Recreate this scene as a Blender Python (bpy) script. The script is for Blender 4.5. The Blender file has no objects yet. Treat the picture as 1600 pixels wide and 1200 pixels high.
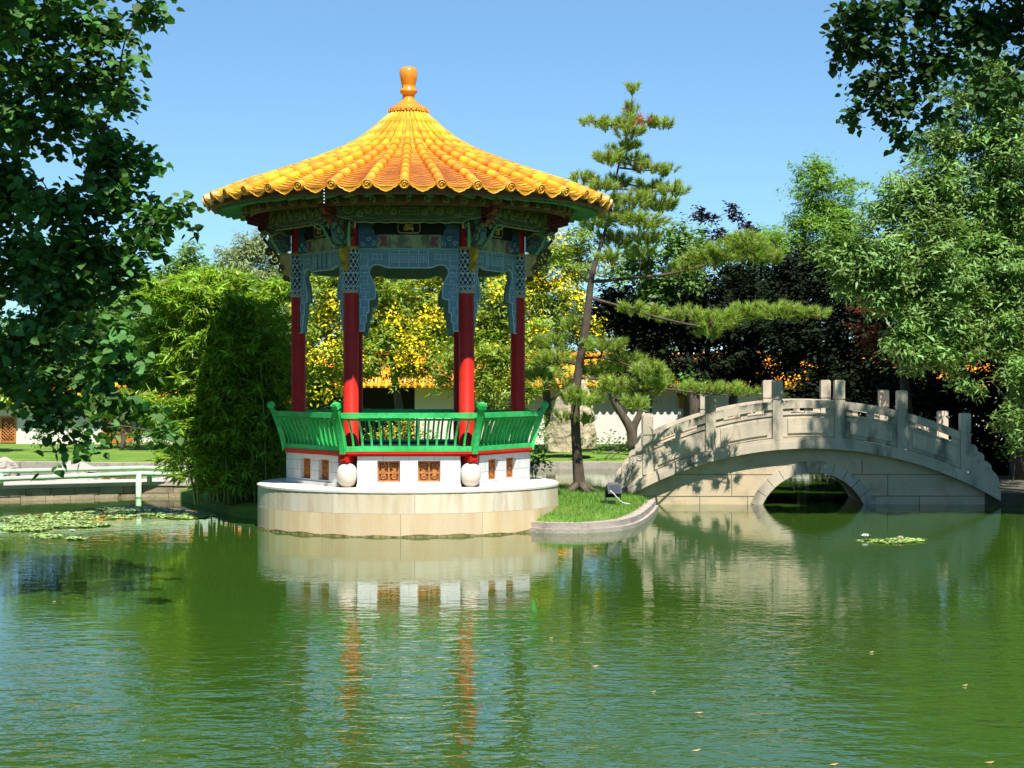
import bpy, math, random
import numpy as np
from mathutils import Vector, Matrix
random.seed(7); np.random.seed(7)
R = math.radians; PI = math.pi
SC = bpy.context.scene; COL = SC.collection
# ------------------------------------------------------------------ camera, sky, sun, exposure
F = 2900.0; HY = 594.0; EYE = 2.51
cam = bpy.data.objects.new('camera', bpy.data.cameras.new('camera')); COL.objects.link(cam)
cam.data.sensor_width = 36; cam.data.lens = F / 1600 * 36; cam.data.shift_y = -6 / 1600
cam.location = (0, 0, EYE); cam.rotation_euler = (R(90), 0, 0)
cam.data.clip_start = .1; cam.data.clip_end = 6000
SC.camera = cam
SUN_AZ = 15.0; SUN_EL = 60.0          # azimuth from the camera's back towards its right hand
sdir = Vector((math.sin(R(SUN_AZ)) * math.cos(R(SUN_EL)), -math.cos(R(SUN_AZ)) * math.cos(R(SUN_EL)), math.sin(R(SUN_EL))))
sl = bpy.data.lights.new('sun', 'SUN'); sl.energy = 5.0; sl.angle = R(.53); sl.color = (1, .955, .87)
so = bpy.data.objects.new('sun', sl); COL.objects.link(so); so.rotation_euler = sdir.to_track_quat('Z', 'Y').to_euler()
W = bpy.data.worlds.new('World'); SC.world = W; W.use_nodes = True
wn = W.node_tree.nodes; wl = W.node_tree.links; bg = wn['Background']
sky = wn.new('ShaderNodeTexSky'); sky.sky_type = 'NISHITA'; sky.sun_disc = False
sky.sun_elevation = R(SUN_EL); sky.sun_rotation = R(180 - SUN_AZ)
sky.air_density = 1.0; sky.dust_density = .0; sky.ozone_density = 3.0; sky.altitude = 400
tcw = wn.new('ShaderNodeTexCoord'); vad = wn.new('ShaderNodeVectorMath'); vad.operation = 'ADD'; vad.inputs[1].default_value = (0, 0, .05)
wl.new(tcw.outputs['Generated'], vad.inputs[0]); vno = wn.new('ShaderNodeVectorMath'); vno.operation = 'NORMALIZE'; wl.new(vad.outputs[0], vno.inputs[0]); wl.new(vno.outputs[0], sky.inputs[0])
tint = wn.new('ShaderNodeMix'); tint.data_type = 'RGBA'; tint.blend_type = 'MULTIPLY'; tint.inputs[0].default_value = 1; tint.inputs[7].default_value = (.86, 1.10, 1.18, 1)
wl.new(sky.outputs[0], tint.inputs[6]); wl.new(tint.outputs[2], bg.inputs[0]); bg.inputs[1].default_value = .078
SC.view_settings.view_transform = 'Standard'; SC.view_settings.look = 'None'
SC.view_settings.gamma = 1; SC.view_settings.use_curve_mapping = False
SC.view_settings.exposure = .88
SC.cycles.max_bounces = 8; SC.cycles.transparent_max_bounces = 4; SC.cycles.diffuse_bounces = 3
SC.cycles.glossy_bounces = 4; SC.cycles.caustics_reflective = False; SC.cycles.caustics_refractive = False

def P(px, py, Y):
    return Vector(((px - 800) / F * Y, Y, EYE + (HY - py) / F * Y))

# ------------------------------------------------------------------ materials
def mat(name, c1, c2=None, scale=4, rough=.7, bump=0, bscale=None, stretch=(1, 1, 1), lohi=(.35, .65), c3=None, s3=20, f3=.5,
        coat=0, spec=.5, metal=0, rnd=0, transl=0, brick=None):
    m = bpy.data.materials.new(name); m.use_nodes = True
    n = m.node_tree.nodes; l = m.node_tree.links; b = n['Principled BSDF']
    b.inputs['Roughness'].default_value = rough; b.inputs['Metallic'].default_value = metal
    b.inputs['Specular IOR Level'].default_value = spec; b.inputs['Coat Weight'].default_value = coat
    b.inputs['Coat Roughness'].default_value = .12
    b.inputs['Base Color'].default_value = (*c1, 1)
    geo = n.new('ShaderNodeNewGeometry'); mp = n.new('ShaderNodeMapping'); l.new(geo.outputs['Position'], mp.inputs[0])
    mp.inputs['Scale'].default_value = stretch
    col = None
    def noise(sc, det=6, src=mp):
        t = n.new('ShaderNodeTexNoise'); t.inputs['Scale'].default_value = sc; t.inputs['Detail'].default_value = det
        l.new(src.outputs[0], t.inputs['Vector']); return t
    def mix(fac, a, bb):
        x = n.new('ShaderNodeMix'); x.data_type = 'RGBA'
        for sock, v in ((x.inputs[0], fac), (x.inputs[6], a), (x.inputs[7], bb)):
            if hasattr(v, 'is_linked'): l.new(v, sock)
            elif isinstance(v, tuple): sock.default_value = (*v, 1)
            else: sock.default_value = v
        return x.outputs[2]
    def ramp(v, lo, hi):
        r = n.new('ShaderNodeMapRange'); r.inputs[1].default_value = lo; r.inputs[2].default_value = hi; l.new(v, r.inputs[0]); return r.outputs[0]
    if c2:
        col = mix(ramp(noise(scale).outputs[0], *lohi), c1, c2)
    if c3:
        r3 = ramp(noise(s3).outputs[0], .52, .7)
        mm = n.new('ShaderNodeMath'); mm.operation = 'MULTIPLY'; mm.inputs[1].default_value = f3; l.new(r3, mm.inputs[0])
        col = mix(mm.outputs[0], col if col else c1, c3)
    if brick:
        bt = n.new('ShaderNodeTexBrick'); tc = n.new('ShaderNodeTexCoord'); sx = n.new('ShaderNodeSeparateXYZ'); cb = n.new('ShaderNodeCombineXYZ')
        l.new(tc.outputs['Object'], sx.inputs[0]); l.new(sx.outputs[0], cb.inputs[0]); l.new(sx.outputs[2], cb.inputs[1]); l.new(cb.outputs[0], bt.inputs['Vector'])
        bt.inputs['Scale'].default_value = 1; bt.inputs['Brick Width'].default_value = brick[0]; bt.inputs['Row Height'].default_value = brick[1]
        bt.inputs['Mortar Size'].default_value = brick[2]
        col = mix(bt.outputs['Fac'], col if col else c1, brick[3])
    if rnd:
        at = n.new('ShaderNodeAttribute'); at.attribute_name = 'rnd'
        hs = n.new('ShaderNodeHueSaturation')
        mr = n.new('ShaderNodeMapRange'); mr.inputs[3].default_value = 1 - rnd; mr.inputs[4].default_value = 1 + rnd; l.new(at.outputs['Fac'], mr.inputs[0])
        mh = n.new('ShaderNodeMapRange'); mh.inputs[3].default_value = .5 - rnd * .05; mh.inputs[4].default_value = .5 + rnd * .05; l.new(at.outputs['Fac'], mh.inputs[0])
        l.new(mr.outputs[0], hs.inputs['Value']); l.new(mh.outputs[0], hs.inputs['Hue'])
        if col: l.new(col, hs.inputs['Color'])
        else: hs.inputs['Color'].default_value = (*c1, 1)
        col = hs.outputs[0]
    if col: l.new(col, b.inputs['Base Color'])
    if bump:
        bn = n.new('ShaderNodeBump'); bn.inputs['Strength'].default_value = 1; bn.inputs['Distance'].default_value = bump
        l.new(noise(bscale or scale * 5).outputs[0], bn.inputs['Height']); l.new(bn.outputs[0], b.inputs['Normal'])
    if transl:
        tr = n.new('ShaderNodeBsdfTranslucent'); ms = n.new('ShaderNodeMixShader'); ms.inputs[0].default_value = transl
        if col:
            g = n.new('ShaderNodeMix'); g.data_type = 'RGBA'; g.blend_type = 'MULTIPLY'; g.inputs[0].default_value = 1; l.new(col, g.inputs[6]); g.inputs[7].default_value = (1.5, 1.5, .6, 1)
            l.new(g.outputs[2], tr.inputs[0])
        else: tr.inputs[0].default_value = (*c1, 1)
        l.new(b.outputs[0], ms.inputs[1]); l.new(tr.outputs[0], ms.inputs[2]); l.new(ms.outputs[0], n['Material Output'].inputs[0])
    return m

def leafmat(name, c, v=.45, tr=.3, rough=.45, spec=.5):
    return mat(name, c, rnd=v, transl=tr, rough=rough, spec=spec)

M = {}
M['tile'] = mat('glazed_tile', (.80, .27, .010), (.86, .40, .02), 3, rough=.36, coat=.3, rnd=.12, c3=(.50, .20, .03), s3=14, f3=.25, bump=.003, bscale=30)
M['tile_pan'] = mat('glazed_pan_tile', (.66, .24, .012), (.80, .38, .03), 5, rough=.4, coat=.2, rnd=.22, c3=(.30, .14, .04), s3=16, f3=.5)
M['tile_lip'] = mat('tile_lip_shade_grime', (.34, .11, .012), (.20, .07, .015), 9, rough=.6)  # step shadow and grime both put into the riser colour
M['tile_end'] = mat('glazed_tile_end', (.72, .28, .02), (.82, .40, .04), 6, rough=.32, coat=.4, rnd=.12)
M['finial'] = mat('finial_glaze', (.62, .22, .012), (.70, .28, .02), 4, rough=.2, coat=.7)
M['red'] = mat('red_lacquer', (.50, .016, .009), (.58, .024, .012), 3, rough=.42, spec=.22, c3=(.28, .02, .015), s3=9, f3=.5, bump=.002, bscale=50)
M['darkred'] = mat('red_board', (.15, .014, .010), (.20, .03, .018), 8, rough=.55)
M['green'] = mat('green_paint', (.016, .42, .075), (.05, .56, .15), 2.5, rough=.5, c3=(.02, .22, .06), s3=14, f3=.6, bump=.002, bscale=60)
M['rafter'] = mat('rafter_green', (.05, .25, .12), (.08, .32, .17), 12, rough=.6)
M['soffit'] = mat('soffit_brown', (.11, .05, .025), (.16, .075, .04), 6, rough=.7)
M['ochre'] = mat('ochre_block', (.30, .19, .06), (.18, .10, .05), 7, rough=.7)
M['carve'] = mat('carved_green', (.075, .115, .05), (.13, .15, .065), 9, rough=.65, bump=.01, bscale=60)
M['carve_edge'] = mat('carved_gilt_edge', (.36, .36, .15), (.24, .30, .14), 12, rough=.55)
M['blue'] = mat('painted_blue', (.02, .06, .16), (.03, .12, .20), 10, rough=.5)
M['teal'] = mat('painted_teal', (.05, .13, .14), (.09, .20, .20), 14, rough=.55)
M['slate'] = mat('fret_ground', (.16, .26, .34), (.22, .31, .38), 12, rough=.6)
M['paleblue'] = mat('fret_pale', (.52, .68, .74), (.42, .58, .66), 12, rough=.55)
M['cream'] = mat('painted_cream', (.42, .40, .22), (.14, .17, .10), 7, rough=.6, lohi=(.42, .6), c3=(.25, .08, .08), s3=11, f3=.5)
M['navy'] = mat('navy_band', (.015, .02, .05), rough=.5)
M['white'] = mat('white_fret', (.62, .66, .68), rough=.5)
M['gold'] = mat('gold_paint', (.60, .34, .03), (.45, .24, .02), 20, rough=.35, spec=.6)
M['pink'] = mat('pale_ring', (.45, .35, .30), rough=.6)
M['flame'] = mat('flame_red', (.32, .07, .05), (.22, .04, .03), 18, rough=.55)
M['palegreen'] = mat('pale_green_curl', (.20, .36, .22), (.13, .27, .17), 18, rough=.5)
M['dark'] = mat('dark_void', (.012, .012, .014), rough=.9)
M['plinth'] = mat('plinth_sandstone', (.62, .45, .25), (.66, .53, .35), 2.6, rough=.75, stretch=(1, 1, .18), c3=(.45, .27, .11), s3=3.0, f3=.4, rnd=.09, bump=.004, bscale=40)
M['plinth_up'] = mat('plinth_upper_stone', (.58, .47, .32), (.65, .58, .46), 3.0, rough=.75, stretch=(1, 1, .2), c3=(.36, .23, .12), s3=4.5, f3=.45, rnd=.09, bump=.004, bscale=40)
M['cap'] = mat('plinth_cap', (.66, .61, .51), (.58, .52, .42), 2, rough=.75, bump=.003, bscale=40)
M['joint'] = mat('dark_joint', (.22, .16, .10), rough=.9)
M['algae'] = mat('algae_line', (.10, .085, .03), (.20, .17, .06), 6, rough=.8)
M['marble'] = mat('white_marble', (.66, .67, .67), (.57, .59, .60), 3, rough=.6, brick=(.42, .165, .006, (.38, .38, .38)), bump=.002, bscale=40)
M['drum'] = mat('drum_stone', (.66, .60, .53), (.58, .52, .45), 5, rough=.7, bump=.003, bscale=50)
M['wood'] = mat('orange_wood', (.50, .19, .035), (.38, .12, .02), 14, rough=.5)
M['bridge'] = mat('bridge_granite', (.58, .49, .36), (.40, .35, .27), 2.2, rough=.8, stretch=(1, 1, .4), c3=(.14, .125, .095), s3=4.0, f3=.9, bump=.006, bscale=60, rnd=.05)
M['bridge_low'] = mat('bridge_sandstone', (.60, .46, .28), (.52, .42, .29), 1.8, rough=.8, c3=(.26, .21, .13), s3=2.6, f3=.5, bump=.006, bscale=60, rnd=.06)
M['grass'] = mat('lawn', (.085, .18, .022), (.15, .25, .035), 1.6, rough=.9, c3=(.17, .17, .045), s3=1.1, f3=.55, bump=.03, bscale=30, spec=.2)
M['soil'] = mat('dark_soil', (.06, .05, .03), (.09, .075, .04), 3, rough=.95, bump=.03, bscale=12)  # plain dark brown soil of the banks
M['bed'] = mat('pond_bed', (.05, .05, .02), rough=1)
M['kerb'] = mat('kerb_stone', (.42, .36, .31), (.34, .29, .25), 3, rough=.85, c3=(.2, .16, .1), s3=5, f3=.5, bump=.01, bscale=30)
M['path'] = mat('path_stone', (.55, .45, .39), (.47, .39, .33), 2, rough=.85, bump=.006, bscale=30)
M['pathwall'] = mat('path_wall_stone', (.27, .21, .14), (.36, .28, .19), 2.5, rough=.9, c3=(.14, .10, .06), s3=4, f3=.6, bump=.01, bscale=20, rnd=.15)
M['rock'] = mat('rock', (.42, .36, .30), (.32, .28, .25), 3, rough=.9, bump=.06, bscale=8)
M['tanrock'] = mat('tan_rock', (.47, .38, .24), (.36, .30, .20), 1.5, rough=.9, bump=.12, bscale=4, c3=(.2, .17, .1), s3=3, f3=.5)
M['bambooR'] = mat('rail_celadon', (.42, .60, .38), (.34, .52, .32), 5, rough=.5)
M['wall'] = mat('white_render', (.72, .67, .60), (.66, .62, .57), 1, rough=.85, c3=(.5, .46, .42), s3=2, f3=.3)
M['black'] = mat('black_metal', (.012, .012, .014), rough=.35)
M['glass'] = mat('lamp_glass', (.05, .06, .07), rough=.05, spec=.8)
M['bark'] = mat('bark', (.11, .08, .055), (.06, .045, .035), 8, rough=.95, bump=.03, bscale=18, stretch=(1, 1, .3))
M['barkpale'] = mat('bark_pale', (.24, .19, .13), (.14, .11, .08), 8, rough=.95, bump=.02, bscale=18, stretch=(1, 1, .3))
M['cane'] = mat('bamboo_cane', (.16, .24, .05), (.24, .26, .08), 6, rough=.5)
M['sign'] = mat('sign_plate', (.55, .55, .52), rough=.5)

# ------------------------------------------------------------------ mesh helpers
class MB:
    def __init__(s): s.v = []; s.f = []; s.r = []; s.m = []; s.s = []
    def add(s, vs, fs, r=None, m=0, smooth=False):
        o = len(s.v); s.v.extend(tuple(p) for p in vs); r = random.random() if r is None else r
        for f in fs: s.f.append(tuple(i + o for i in f)); s.r.append(r); s.m.append(m); s.s.append(smooth)
    def box(s, c, d, rz=0, m=0, r=None, mtx=None, taper=1):
        hx, hy, hz = d[0] / 2, d[1] / 2, d[2] / 2
        vs = [Vector((x * hx * (taper if z > 0 else 1), y * hy * (taper if z > 0 else 1), z * hz)) for z in (-1, 1) for x, y in ((-1, -1), (1, -1), (1, 1), (-1, 1))]
        Rm = Matrix.Rotation(rz, 3, 'Z') if mtx is None else mtx
        s.add([Rm @ v + Vector(c) for v in vs], [(3, 2, 1, 0), (4, 5, 6, 7), (0, 1, 5, 4), (1, 2, 6, 5), (2, 3, 7, 6), (3, 0, 4, 7)], r, m)
    def prism(s, poly, O, U, V, N, t, m=0, r=None):
        """poly 2d in U,V from O, extruded by t along N"""
        O, U, V, N = Vector(O), Vector(U), Vector(V), Vector(N); k = len(poly)
        a = [O + U * p[0] + V * p[1] for p in poly]; b = [q + N * t for q in a]
        s.add(a + b, [tuple(range(k)), tuple(range(2 * k - 1, k - 1, -1))] + [(i, i + k, (i + 1) % k + k, (i + 1) % k) for i in range(k)], r, m)
    def tube(s, path, rad, n=6, m=0, r=None, smooth=True, cap=True):
        path = [Vector(p) for p in path]; k = len(path)
        if not hasattr(rad, '__len__'): rad = [rad] * k
        vs = []; up = None
        for i, p in enumerate(path):
            t = (path[min(i + 1, k - 1)] - path[max(i - 1, 0)])
            t = t.normalized() if t.length > 1e-9 else Vector((0, 0, 1))
            if up is None: up = Vector((0, 0, 1)) if abs(t.z) < .9 else Vector((1, 0, 0))
            a = t.cross(up)
            if a.length < 1e-4: a = t.orthogonal()
            a.normalize(); b = a.cross(t).normalized(); up = b
            for j in range(n):
                an = 2 * PI * j / n; vs.append(p + (a * math.cos(an) + b * math.sin(an)) * rad[i])
        fs = [(i * n + j, i * n + (j + 1) % n, (i + 1) * n + (j + 1) % n, (i + 1) * n + j) for i in range(k - 1) for j in range(n)]
        if cap: fs += [tuple(range(n - 1, -1, -1)), tuple((k - 1) * n + j for j in range(n))]
        s.add(vs, fs, r, m, smooth)
    def lathe(s, prof, c=(0, 0, 0), n=32, m=0, r=None, smooth=True, a0=0, a1=2 * PI):
        full = abs(a1 - a0 - 2 * PI) < 1e-6; nn = n if full else n + 1
        vs = [(c[0] + q * math.cos(a0 + (a1 - a0) * j / n), c[1] + q * math.sin(a0 + (a1 - a0) * j / n), c[2] + z) for q, z in prof for j in range(nn)]
        fs = []
        for i in range(len(prof) - 1):
            for j in range(n):
                j2 = (j + 1) % nn
                fs.append((i * nn + j, i * nn + j2, (i + 1) * nn + j2, (i + 1) * nn + j))
        s.add(vs, fs, r, m, smooth)
    def wedge(s, r0, r1, z0, z1, a0, a1, n=4, m=0, r=None):
        vs = []
        for j in range(n + 1):
            a = a0 + (a1 - a0) * j / n
            for q, z in ((r0, z0), (r1, z0), (r1, z1), (r0, z1)): vs.append((q * math.cos(a), q * math.sin(a), z))
        fs = [(0, 1, 2, 3), tuple(n * 4 + i for i in (3, 2, 1, 0))]
        for j in range(n):
            for i in range(4): fs.append((j * 4 + i, (j + 1) * 4 + i, (j + 1) * 4 + (i + 1) % 4, j * 4 + (i + 1) % 4))
        s.add(vs, fs, r, m)
    def spiral(s, O, U, V, r0, turns=2, tube=.01, d=1, ph=0, n=5, m=0, k=22):
        O, U, V = Vector(O), Vector(U), Vector(V); pts = []
        for i in range(k):
            t = i / (k - 1); a = ph + d * turns * 2 * PI * t; q = r0 * (1 - .9 * t)
            pts.append(O + U * math.cos(a) * q + V * math.sin(a) * q)
        s.tube(pts, [tube * (1 - .4 * i / k) for i in range(k)], n, m)
    def build(s, name, mats, parent=None, world=False):
        me = bpy.data.meshes.new(name)
        if world and parent is not None:
            o = Vector((0, 0, 0)); q = parent
            while q is not None: o += q.location; q = q.parent
            s.v = [(a - o.x, b - o.y, c - o.z) for a, b, c in s.v]
        me.from_pydata(s.v, [], s.f)
        for x in (mats if isinstance(mats, (list, tuple)) else [mats]): me.materials.append(x)
        me.polygons.foreach_set('material_index', s.m); me.polygons.foreach_set('use_smooth', s.s)
        at = me.attributes.new('rnd', 'FLOAT', 'FACE'); at.data.foreach_set('value', s.r)
        me.update()
        ob = bpy.data.objects.new(name, me); COL.objects.link(ob); ob.parent = parent
        return ob

def tag(o, label=None, cat=None, group=None, kind=None):
    for k, v in (('label', label), ('category', cat), ('group', group), ('kind', kind)):
        if v: o[k] = v
    return o
def empty(name, loc, label, cat, group=None):
    o = bpy.data.objects.new(name, None); COL.objects.link(o); o.location = loc; o.empty_display_size = .3
    return tag(o, label, cat, group)
def inst(src, parent, loc=None, rz=None):
    o = src.copy(); COL.objects.link(o); o.parent = parent
    if loc is not None: o.location = loc
    if rz is not None: o.rotation_euler = (0, 0, rz)
    return o
def smooth_path(pts, k=4):
    """Catmull-Rom through the points"""
    pts = [Vector(p) for p in pts]; out = []
    for i in range(len(pts) - 1):
        p0, p1, p2, p3 = pts[max(i - 1, 0)], pts[i], pts[i + 1], pts[min(i + 2, len(pts) - 1)]
        for j in range(k):
            t = j / k
            out.append(.5 * ((2 * p1) + (p2 - p0) * t + (2 * p0 - 5 * p1 + 4 * p2 - p3) * t * t + (3 * p1 - p0 - 3 * p2 + p3) * t ** 3))
    out.append(pts[-1]); return out
def lerp_list(a, k):
    a = list(a); xs = np.linspace(0, len(a) - 1, k); return list(np.interp(xs, range(len(a)), a))

# ------------------------------------------------------------------ foliage
TPL = {
 'broad': (np.array([[0, 0, 0], [.22, .42, .05], [.62, .34, .04], [1, 0, -.10], [.62, -.34, .04], [.22, -.42, .05]]), [[0, 1, 2, 3], [0, 3, 4, 5]]),
 'oval': (np.array([[0, 0, 0], [.45, .26, .05], [1, 0, -.08], [.45, -.26, .05]]), [[0, 1, 2, 3]]),
 'lance': (np.array([[0, 0, 0], [.35, .14, .02], [1, 0, -.12], [.35, -.14, .02]]), [[0, 1, 2, 3]]),
 'thin': (np.array([[0, 0, 0], [.35, .085, .02], [1, 0, -.12], [.35, -.085, .02]]), [[0, 1, 2, 3]]),
 'needle': (np.array([[0, -.055, 0], [0, .055, 0], [1, 0, .0]]), [[0, 1, 2]]),
 'blade': (np.array([[0, -.05, 0], [0, .05, 0], [1, 0, .0]]), [[0, 1, 2]]),
}
def leaf_arrays(C, size, tpl, up=.6, out=None, droop=0., sv=.35, dirs=None, flat=None):
    n = len(C); T, Fc = TPL[tpl]
    N = np.random.normal(size=(n, 3)); N /= np.linalg.norm(N, axis=1)[:, None]
    N[:, 2] = np.abs(N[:, 2]) if up > 0 else N[:, 2]
    N[:, 2] += up
    if out is not None: N += out
    N /= np.linalg.norm(N, axis=1)[:, None]
    t = np.random.normal(size=(n, 3)) if dirs is None else dirs + np.random.normal(size=(n, 3)) * .25
    t[:, 2] -= droop
    if dirs is None: t -= N * np.sum(t * N, 1)[:, None]
    else: N = N - t * (np.sum(t * N, 1) / np.sum(t * t, 1))[:, None]; N /= np.linalg.norm(N, axis=1)[:, None]
    t /= np.linalg.norm(t, axis=1)[:, None]
    b = np.cross(N, t); s = size * (1 + np.random.uniform(-sv, sv, n))
    V = C[:, None, :] + s[:, None, None] * (T[None, :, 0, None] * t[:, None] + T[None, :, 1, None] * b[:, None] + T[None, :, 2, None] * N[:, None])
    k = len(T); faces = np.concatenate([np.array(f)[None, :] + k * np.arange(n)[:, None] for f in Fc], 0)
    rn = np.tile(np.random.rand(n), len(Fc))
    return V.reshape(-1, 3), faces, rn
def leaf_mesh(name, parts, mats, parent, world=True):
    """parts: list of (V, faces, rnd, matindex)"""
    o = np.zeros(3)
    if world and parent is not None:
        q = parent
        while q is not None: o += np.array(q.location); q = q.parent
    nv = 0; Vs = []; loops = []; starts = []; tots = []; rn = []; mi = []; ls = 0
    for V, fc, r, m in parts:
        Vs.append(V - o); loops.append((fc + nv).ravel()); k = fc.shape[1]
        starts.append(ls + k * np.arange(len(fc))); ls += k * len(fc); rn.append(r); mi.append(np.full(len(fc), m, dtype=np.int32)); nv += len(V)
    V = np.concatenate(Vs); L = np.concatenate(loops); S = np.concatenate(starts)
    me = bpy.data.meshes.new(name); me.vertices.add(len(V)); me.vertices.foreach_set('co', V.astype(np.float32).ravel())
    me.loops.add(len(L)); me.loops.foreach_set('vertex_index', L.astype(np.int32)); me.polygons.add(len(S)); me.polygons.foreach_set('loop_start', S.astype(np.int32))
    me.update(calc_edges=True)
    for x in mats: me.materials.append(x)
    me.polygons.foreach_set('material_index', np.concatenate(mi))
    at = me.attributes.new('rnd', 'FLOAT', 'FACE'); at.data.foreach_set('value', np.concatenate(rn).astype(np.float32))
    me.update(); ob = bpy.data.objects.new(name, me); COL.objects.link(ob); ob.parent = parent; return ob

def blobs_of(spec):
    out = []
    for b in spec:
        px, py, Y, rx, ry = b[:5]; c = P(px, py, Y); s = Y / F
        out.append((np.array(c), np.array([rx * s, (b[5] if len(b) > 5 else (rx + ry) * .5 * s), ry * s])))
    return out
def cluster_centres(bl, dens, cs, shell=.45):
    """dens = clusters per m2 of blob cross-section"""
    cc = []; oo = []; ow = []
    for i, (c, r) in enumerate(bl):
        n = max(2, int(dens * (r[0] * r[2] * PI)))
        d = np.random.normal(size=(n, 3)); d /= np.linalg.norm(d, axis=1)[:, None]
        q = np.random.rand(n) ** shell * (1 + np.random.normal(size=n) * .16)
        cc.append(c + d * q[:, None] * r); oo.append(d); ow.append(np.full(n, i))
    return np.concatenate(cc), np.concatenate(oo), np.concatenate(ow)
def make_tree(name, label, cat, trunk, trad, spec, lm, size, tpl='oval', dens=3, per=30, cs=.25, up=.6, outw=.5, droop=0, group=None,
              bark='bark', twigs=.35, flowers=None, limb=.05, squash=.7, shell=.45, extra=None, limbs=True, lai=5):
    dens = lai / (per * {'broad': .58, 'oval': .26, 'lance': .14}[tpl] * size ** 2)
    base = Vector(trunk[0]); root = empty(name, base, label, cat, group)
    tp = smooth_path(trunk, 4); tr = lerp_list(trad, len(tp))
    tb = MB(); tb.tube(tp, tr, 10); tb.build('trunk', M[bark], root, True)
    bl = blobs_of(spec); cc, oo, ow = cluster_centres(bl, dens, cs, shell)
    if limbs:
        lb = MB(); nodes = [(p, tr[i]) for i, p in enumerate(tp) if i > len(tp) // 4]; todo = list(range(len(bl)))
        while todo:
            best = None
            for i in todo:
                c = Vector(bl[i][0])
                for p, r_ in nodes:
                    d = (p - c).length + max(0, p.z - c.z) * .8
                    if best is None or d < best[0]: best = (d, i, p, r_)
            d, i, p, r_ = best; todo.remove(i); c = Vector(bl[i][0]); L_ = (c - p).length; rr = max(min(limb, r_ * .8), .012)
            mid = p.lerp(c, .5) + Vector((random.uniform(-.1, .1), random.uniform(-.1, .1), random.uniform(-.02, .12))) * L_
            path = smooth_path([p, mid, c], 4); lb.tube(path, lerp_list([rr, rr * .8, rr * .6], len(path)), 5); nodes.append((c, rr * .7)); nodes.append((path[len(path) // 2], rr * .8))
            for j in np.where(ow == i)[0]:
                if random.random() < twigs * .4:
                    e = Vector(cc[j]); st = path[random.randrange(len(path) // 2, len(path))]; q = min(rr * .4, .012)
                    m2 = st.lerp(e, .5) + Vector((random.uniform(-.1, .1), random.uniform(-.1, .1), random.uniform(0, .12))) * (e - st).length
                    lb.tube([st, m2, e], [q, q * .7, q * .4], 3, cap=False)
        lb.build('branches', M[bark], root, True)
    n = len(cc) * per
    SD = oo + np.random.normal(size=oo.shape) * .7; SD[:, 2] += .15 - droop * .5; SD /= np.linalg.norm(SD, axis=1)[:, None]
    tt = np.random.uniform(-1.3, 1.3, n)[:, None]
    g = np.random.normal(size=(n, 3)) * cs * np.array([1, 1, squash]) * .42 * (1.25 - .35 * np.abs(tt)) + np.repeat(SD, per, 0) * tt * cs
    C = np.repeat(cc, per, 0) + g; O = np.repeat(oo, per, 0) * outw
    V, fc, rn = leaf_arrays(C, size, tpl, up, O, droop)
    rn = np.clip(rn * .6 + np.tile(np.repeat(np.random.rand(len(cc)), per), len(TPL[tpl][1])) * .4, 0, 1)
    leaf_mesh('crown', [(V, fc, rn, 0)], [lm], root)
    if flowers:
        fm, frac, fsz = flowers; sel = (np.random.rand(len(cc)) < frac) & (oo[:, 1] < .2)
        c2 = cc[sel]; o2 = oo[sel]; pf = 95
        if len(c2):
            c2 = c2 + o2 * cs * 1.3
            C = np.repeat(c2, pf, 0) + np.random.normal(size=(len(c2) * pf, 3)) * np.array([.20, .20, .22])
            V, fc, rn = leaf_arrays(C, fsz, 'oval', .3, np.repeat(o2, pf, 0) * .6)
            leaf_mesh('blossom', [(V, fc, rn, 0)], [fm], root)
    return root

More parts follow.
